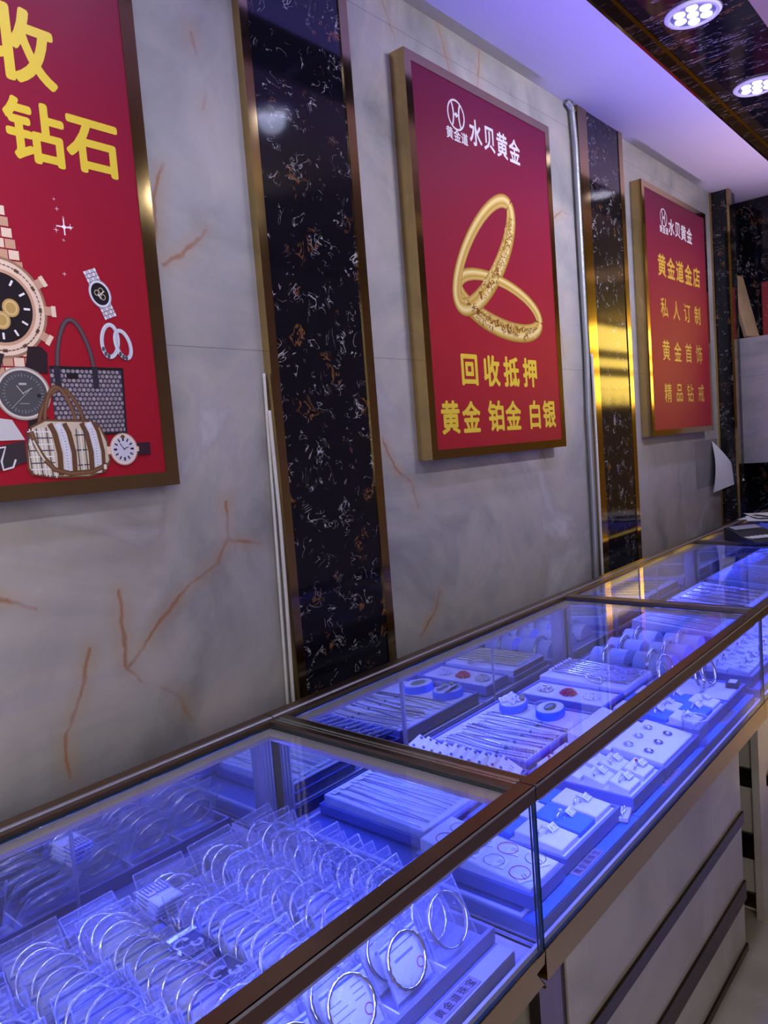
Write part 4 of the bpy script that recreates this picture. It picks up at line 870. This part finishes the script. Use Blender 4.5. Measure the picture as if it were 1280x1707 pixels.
for (a_, b_), nm, n, st, mt in (((2.846, 3.258), 'middle of the third showcase', 16, 0, 'chain'), ((3.282, 3.694), 'far end of the third showcase', 16, 2, 'silver')):
    tray(a_, b_, -.610, -.275, Z1 + .0003, Z1 + .020, 'blue necklace tray, ' + nm, 'tray', 'white', grp='necklace trays'); wedge(a_ + .01, b_ - .01, -.600, -.285, Z1 + .016, .016, .040, 'white', 'sloping white necklace cushion, ' + nm, 'necklace cushions')
    for k in range(n): necklace(a_ + .03 + k * (b_ - a_ - .06) / (n - 1), -.585, -.315, Z1 + .0345, 'silver necklace, %s from left, %s' % (ORD[k], nm), mt if k % 3 else 'dkchain', st, .008, 'necklaces in the far showcases', .076, 1.5)
for k, (a_, b_) in enumerate(((3.750, 4.182), (4.186, 4.618), (4.622, 5.054))):
    nm = ('nearest', 'middle', 'farthest')[k] + ' plinth of the last showcase'
    plinth(a_, b_, 'blue suede plinth, %s of three in the last showcase' % ('nearest', 'middle', 'farthest')[k], 'plinths with name plates', ('tray', 'blue'), text=0)
    tray(a_ + .01, b_ - .01, -.610, -.275, Z1 + .0003, Z1 + .020, 'blue necklace tray on the ' + nm, 'tray', 'white', grp='necklace trays'); wedge(a_ + .02, b_ - .02, -.600, -.285, Z1 + .016, .016, .040, 'white', 'sloping white necklace cushion on the ' + nm, 'necklace cushions')
    for q in range(10): necklace(a_ + .05 + q * .036, -.585, -.315, Z1 + .0345, 'silver necklace %s from the left on the %s' % (ORD[q], nm), 'chain', 2, .008, 'necklaces in the far showcases', .076, 1.6)
    tray(a_ + .01, b_ - .01, -.850, -.630, Z1 + .0003, Z1 + .028, 'empty white-lined tray on the ' + nm, 'tray', 'white', grp='ring trays')

# ------------------------------------------------------------------ things on the counter and along the wall
t = thing('calculator', 'black desk calculator with tilted display on the far showcase', 'calculator', (3.735, -.525, ZT + .0005), (0, 0, math.radians(-38)))
m = MB(); prof = [(-.105, 0), (.095, 0), (.105, .010), (.085, .020), (.02, .026), (-.045, .050), (-.105, .062), (-.115, .050)]
m.add([(sx * .085, y, z) for sx in (-1, 1) for y, z in [(-a_, b_) for a_, b_ in prof]], [tuple(range(8)), tuple(range(15, 7, -1))] + [(i, i + 8, (i + 1) % 8 + 8, (i + 1) % 8) for i in range(8)]); m.build('body', 'black', t)
q = math.atan2(.012, .06); MB().box(-.070, .070, .050, .100, -.0005, .0012, T((0, 0, .0435)) @ RX(math.radians(11.5))).build('display', 'lcd', t)
for i in range(6):
    for j in range(3): MB().rbox(-.072 + i * .0248, -.052 + i * .0248, -.072 + j * .026, -.054 + j * .026, 0, .005, .0015, T((0, 0, .0235))).build('key', 'paper', t)
r = random.Random(5)
for k in range(6):
    t = MB(); n = 6; vs = [((i / n - .5) * .22, (j / n - .5) * .30, .003 * math.sin(i * .7 + k) * (i / n) + .004 * (j / n) ** 2) for j in range(n + 1) for i in range(n + 1)]
    vs += [(a_, b_, c - .0006) for a_, b_, c in vs]; N = (n + 1) ** 2; fs = []
    for j in range(n):
        for i in range(n): p_ = j * (n + 1) + i; fs += [(p_, p_ + 1, p_ + n + 2, p_ + n + 1), (p_ + N, p_ + n + 1 + N, p_ + n + 2 + N, p_ + 1 + N)]
    t.add(vs, fs); tag(t.build('paper_sheet', 'paper', smooth=True, loc=(4.45 + r.uniform(-.06, .06), -.46 + r.uniform(-.04, .04), ZT + .005 + .007 * k), rot=(0, 0, .3 * k - .6)), 'white paper sheet in the loose stack at the far counter end, %s from the bottom' % ORD[k], 'paper', 'loose papers')
m = MB(); n = 10; vs = []
for j in range(n + 1):
    for i in range(n + 1): u, v = i / n - .5, j / n - .5; vs.append((u * .22, v * .16, max(0, .042 * (1 - 4 * u * u) * (1 - 4 * v * v)) + .006 * math.sin(9 * u + 5 * v) * (1 - 4 * u * u)))
m.add(vs, [(j * (n + 1) + i, j * (n + 1) + i + 1, (j + 1) * (n + 1) + i + 1, (j + 1) * (n + 1) + i) for j in range(n) for i in range(n)])
m.add([(-.11, -.08, -.003), (.11, -.08, -.003), (.11, .08, -.003), (-.11, .08, -.003)], [(0, 3, 2, 1)])
tag(m.build('folded_cloth', 'pink', smooth=True, loc=(4.90, -.42, ZT + .0055)), 'crumpled crimson cloth behind the papers at the counter end', 'cloth')

def cable(name, pts, r, mat, label, cat, ribs=False, grp=None):
    P = []
    for a_, b_ in zip(pts, pts[1:]):
        n = 24 if not ribs else int((Vector(b_) - Vector(a_)).length / .006); P += [Vector(a_).lerp(Vector(b_), k / n) for k in range(n)]
    P.append(Vector(pts[-1])); b0 = P[0].copy()
    sm = [P[0]] + [(P[i - 1] + P[i] * 2 + P[i + 1]) / 4 for i in range(1, len(P) - 1)] + [P[-1]]
    t = MB().tube([p_ - b0 for p_ in sm], (lambda i: r * (1.12 if i % 2 else .94)) if ribs else r, 8)
    return tag(t.build(name, mat, smooth=True, loc=b0), label, cat, grp)
cable('power_cable', [(1.294, -.012, 1.775), (1.290, -.012, 1.60), (1.287, -.012, 1.44), (1.282, -.014, 1.30), (1.280, -.012, 1.15), (1.266, -.012, .60)], .0042, 'cable', 'white cable hanging down the gold edge of the near pilaster, left of the pair', 'cable', grp='cables by the near pilaster')
cable('power_cable', [(1.292, -.022, 1.68), (1.294, -.024, 1.40), (1.293, -.022, 1.2), (1.288, -.020, .95), (1.284, -.018, .60)], .0050, 'cable', 'white cable hanging down the gold edge of the near pilaster, right of the pair', 'cable', grp='cables by the near pilaster')
cable('metal_conduit', [(3.090, -.016, 2.955), (3.128, -.018, 2.935), (3.140, -.020, 2.80), (3.144, -.018, 2.2), (3.146, -.018, 1.9), (3.130, -.020, 1.65), (3.128, -.022, 1.3), (3.118, -.018, .6)], .0125, 'conduit', 'grey ribbed metal conduit running down beside the second pilaster', 'conduit', True)
cable('power_cable', [(3.156, -.036, 1.90), (3.150, -.040, 1.5), (3.146, -.036, .6)], .006, 'cable', 'straight white cable beside the ribbed conduit', 'cable')
# loose corner of wall film by the third pilaster
m = MB(); pts = [(0, 0, 0), (.30, -.10, -.27), (-.10, -.03, -.31)]; n = 8; vs = []; idx = {}
for i in range(n + 1):
    for j in range(n + 1 - i):
        a_, b_ = i / n, j / n; p_ = Vector(pts[0]) * (1 - a_ - b_) + Vector(pts[1]) * a_ + Vector(pts[2]) * b_; p_.y -= .018 * math.sin(PI * min(1, a_ + b_)) * (1 - a_); idx[i, j] = len(vs); vs.append(p_)
fs = []
for i in range(n):
    for j in range(n - i):
        fs.append((idx[i, j], idx[i + 1, j], idx[i, j + 1]))
        if j < n - i - 1: fs.append((idx[i + 1, j], idx[i + 1, j + 1], idx[i, j + 1]))
N = len(vs); vs += [p_ + Vector((0, .0012, 0)) for p_ in vs]; fs += [(a_ + N, c + N, b_ + N) for a_, b_, c in fs]
m.add(vs, fs); tag(m.build('peeling_sheet', 'paper', loc=(4.84, -.004, 1.451)), 'pointed white sheet peeling off the wall below the all-text poster', 'sheet')
m = MB(); m.box(-.30, .115, -.0014, -.0006, -.26, .02); tag(m.build('wall_film', 'film', loc=(4.84, 0, 1.44)), 'dull clear film on the wall beside the peeling sheet', 'film')
# far corner: onyx ledge, plank and red picture
t = MB(); t.box(5.20, 5.379, -.42, .0, 1.285, 2.078); struct(t.build('trim_3', 'onyx'), 'pale onyx ledge box in the far corner', 'ledge')
t = thing('wooden_plank', 'pale wooden plank leaning on the onyx ledge in the far corner', 'plank', (5.245, -.118, 2.0785), (math.radians(-13.5), 0, math.radians(-14)))
MB().rbox(-.035, .115, -.024, 0, .006, .42, .002).build('board', 'plank', t)
t = thing('red_picture', 'red and gold picture standing on the onyx ledge, cut by the right edge', 'picture', (5.374, -.30, 2.082)); MB().rbox(-.016, 0, -.118, .118, 0, .352, .002).build('frame', 'dark', t)
a = MB(); a.ink = (.36, .02, .03); a.add([(-.0165, -.112, .010), (-.0165, .112, .010), (-.0165, .112, .345), (-.0165, -.112, .345)], [(3, 2, 1, 0)]); r = random.Random(9)
for k in range(160):
    y, z = r.uniform(-.106, .106), r.uniform(.016, .335); L = r.uniform(.004, .016); q = r.uniform(0, PI); a.ink = r.choice(((.5, .28, .08), (.62, .42, .25), (.5, .1, .1), (.10, .10, .04), (.22, .01, .02))); dy, dz = L * math.cos(q), L * math.sin(q); e = -.0167 - k * .000004
    a.add([(e, y - dy - .0012, z - dz), (e, y - dy + .0012, z - dz), (e, y + dy + .0012, z + dz), (e, y + dy - .0012, z + dz)], [(3, 2, 1, 0)])
a.build('print', 'inkp', t)
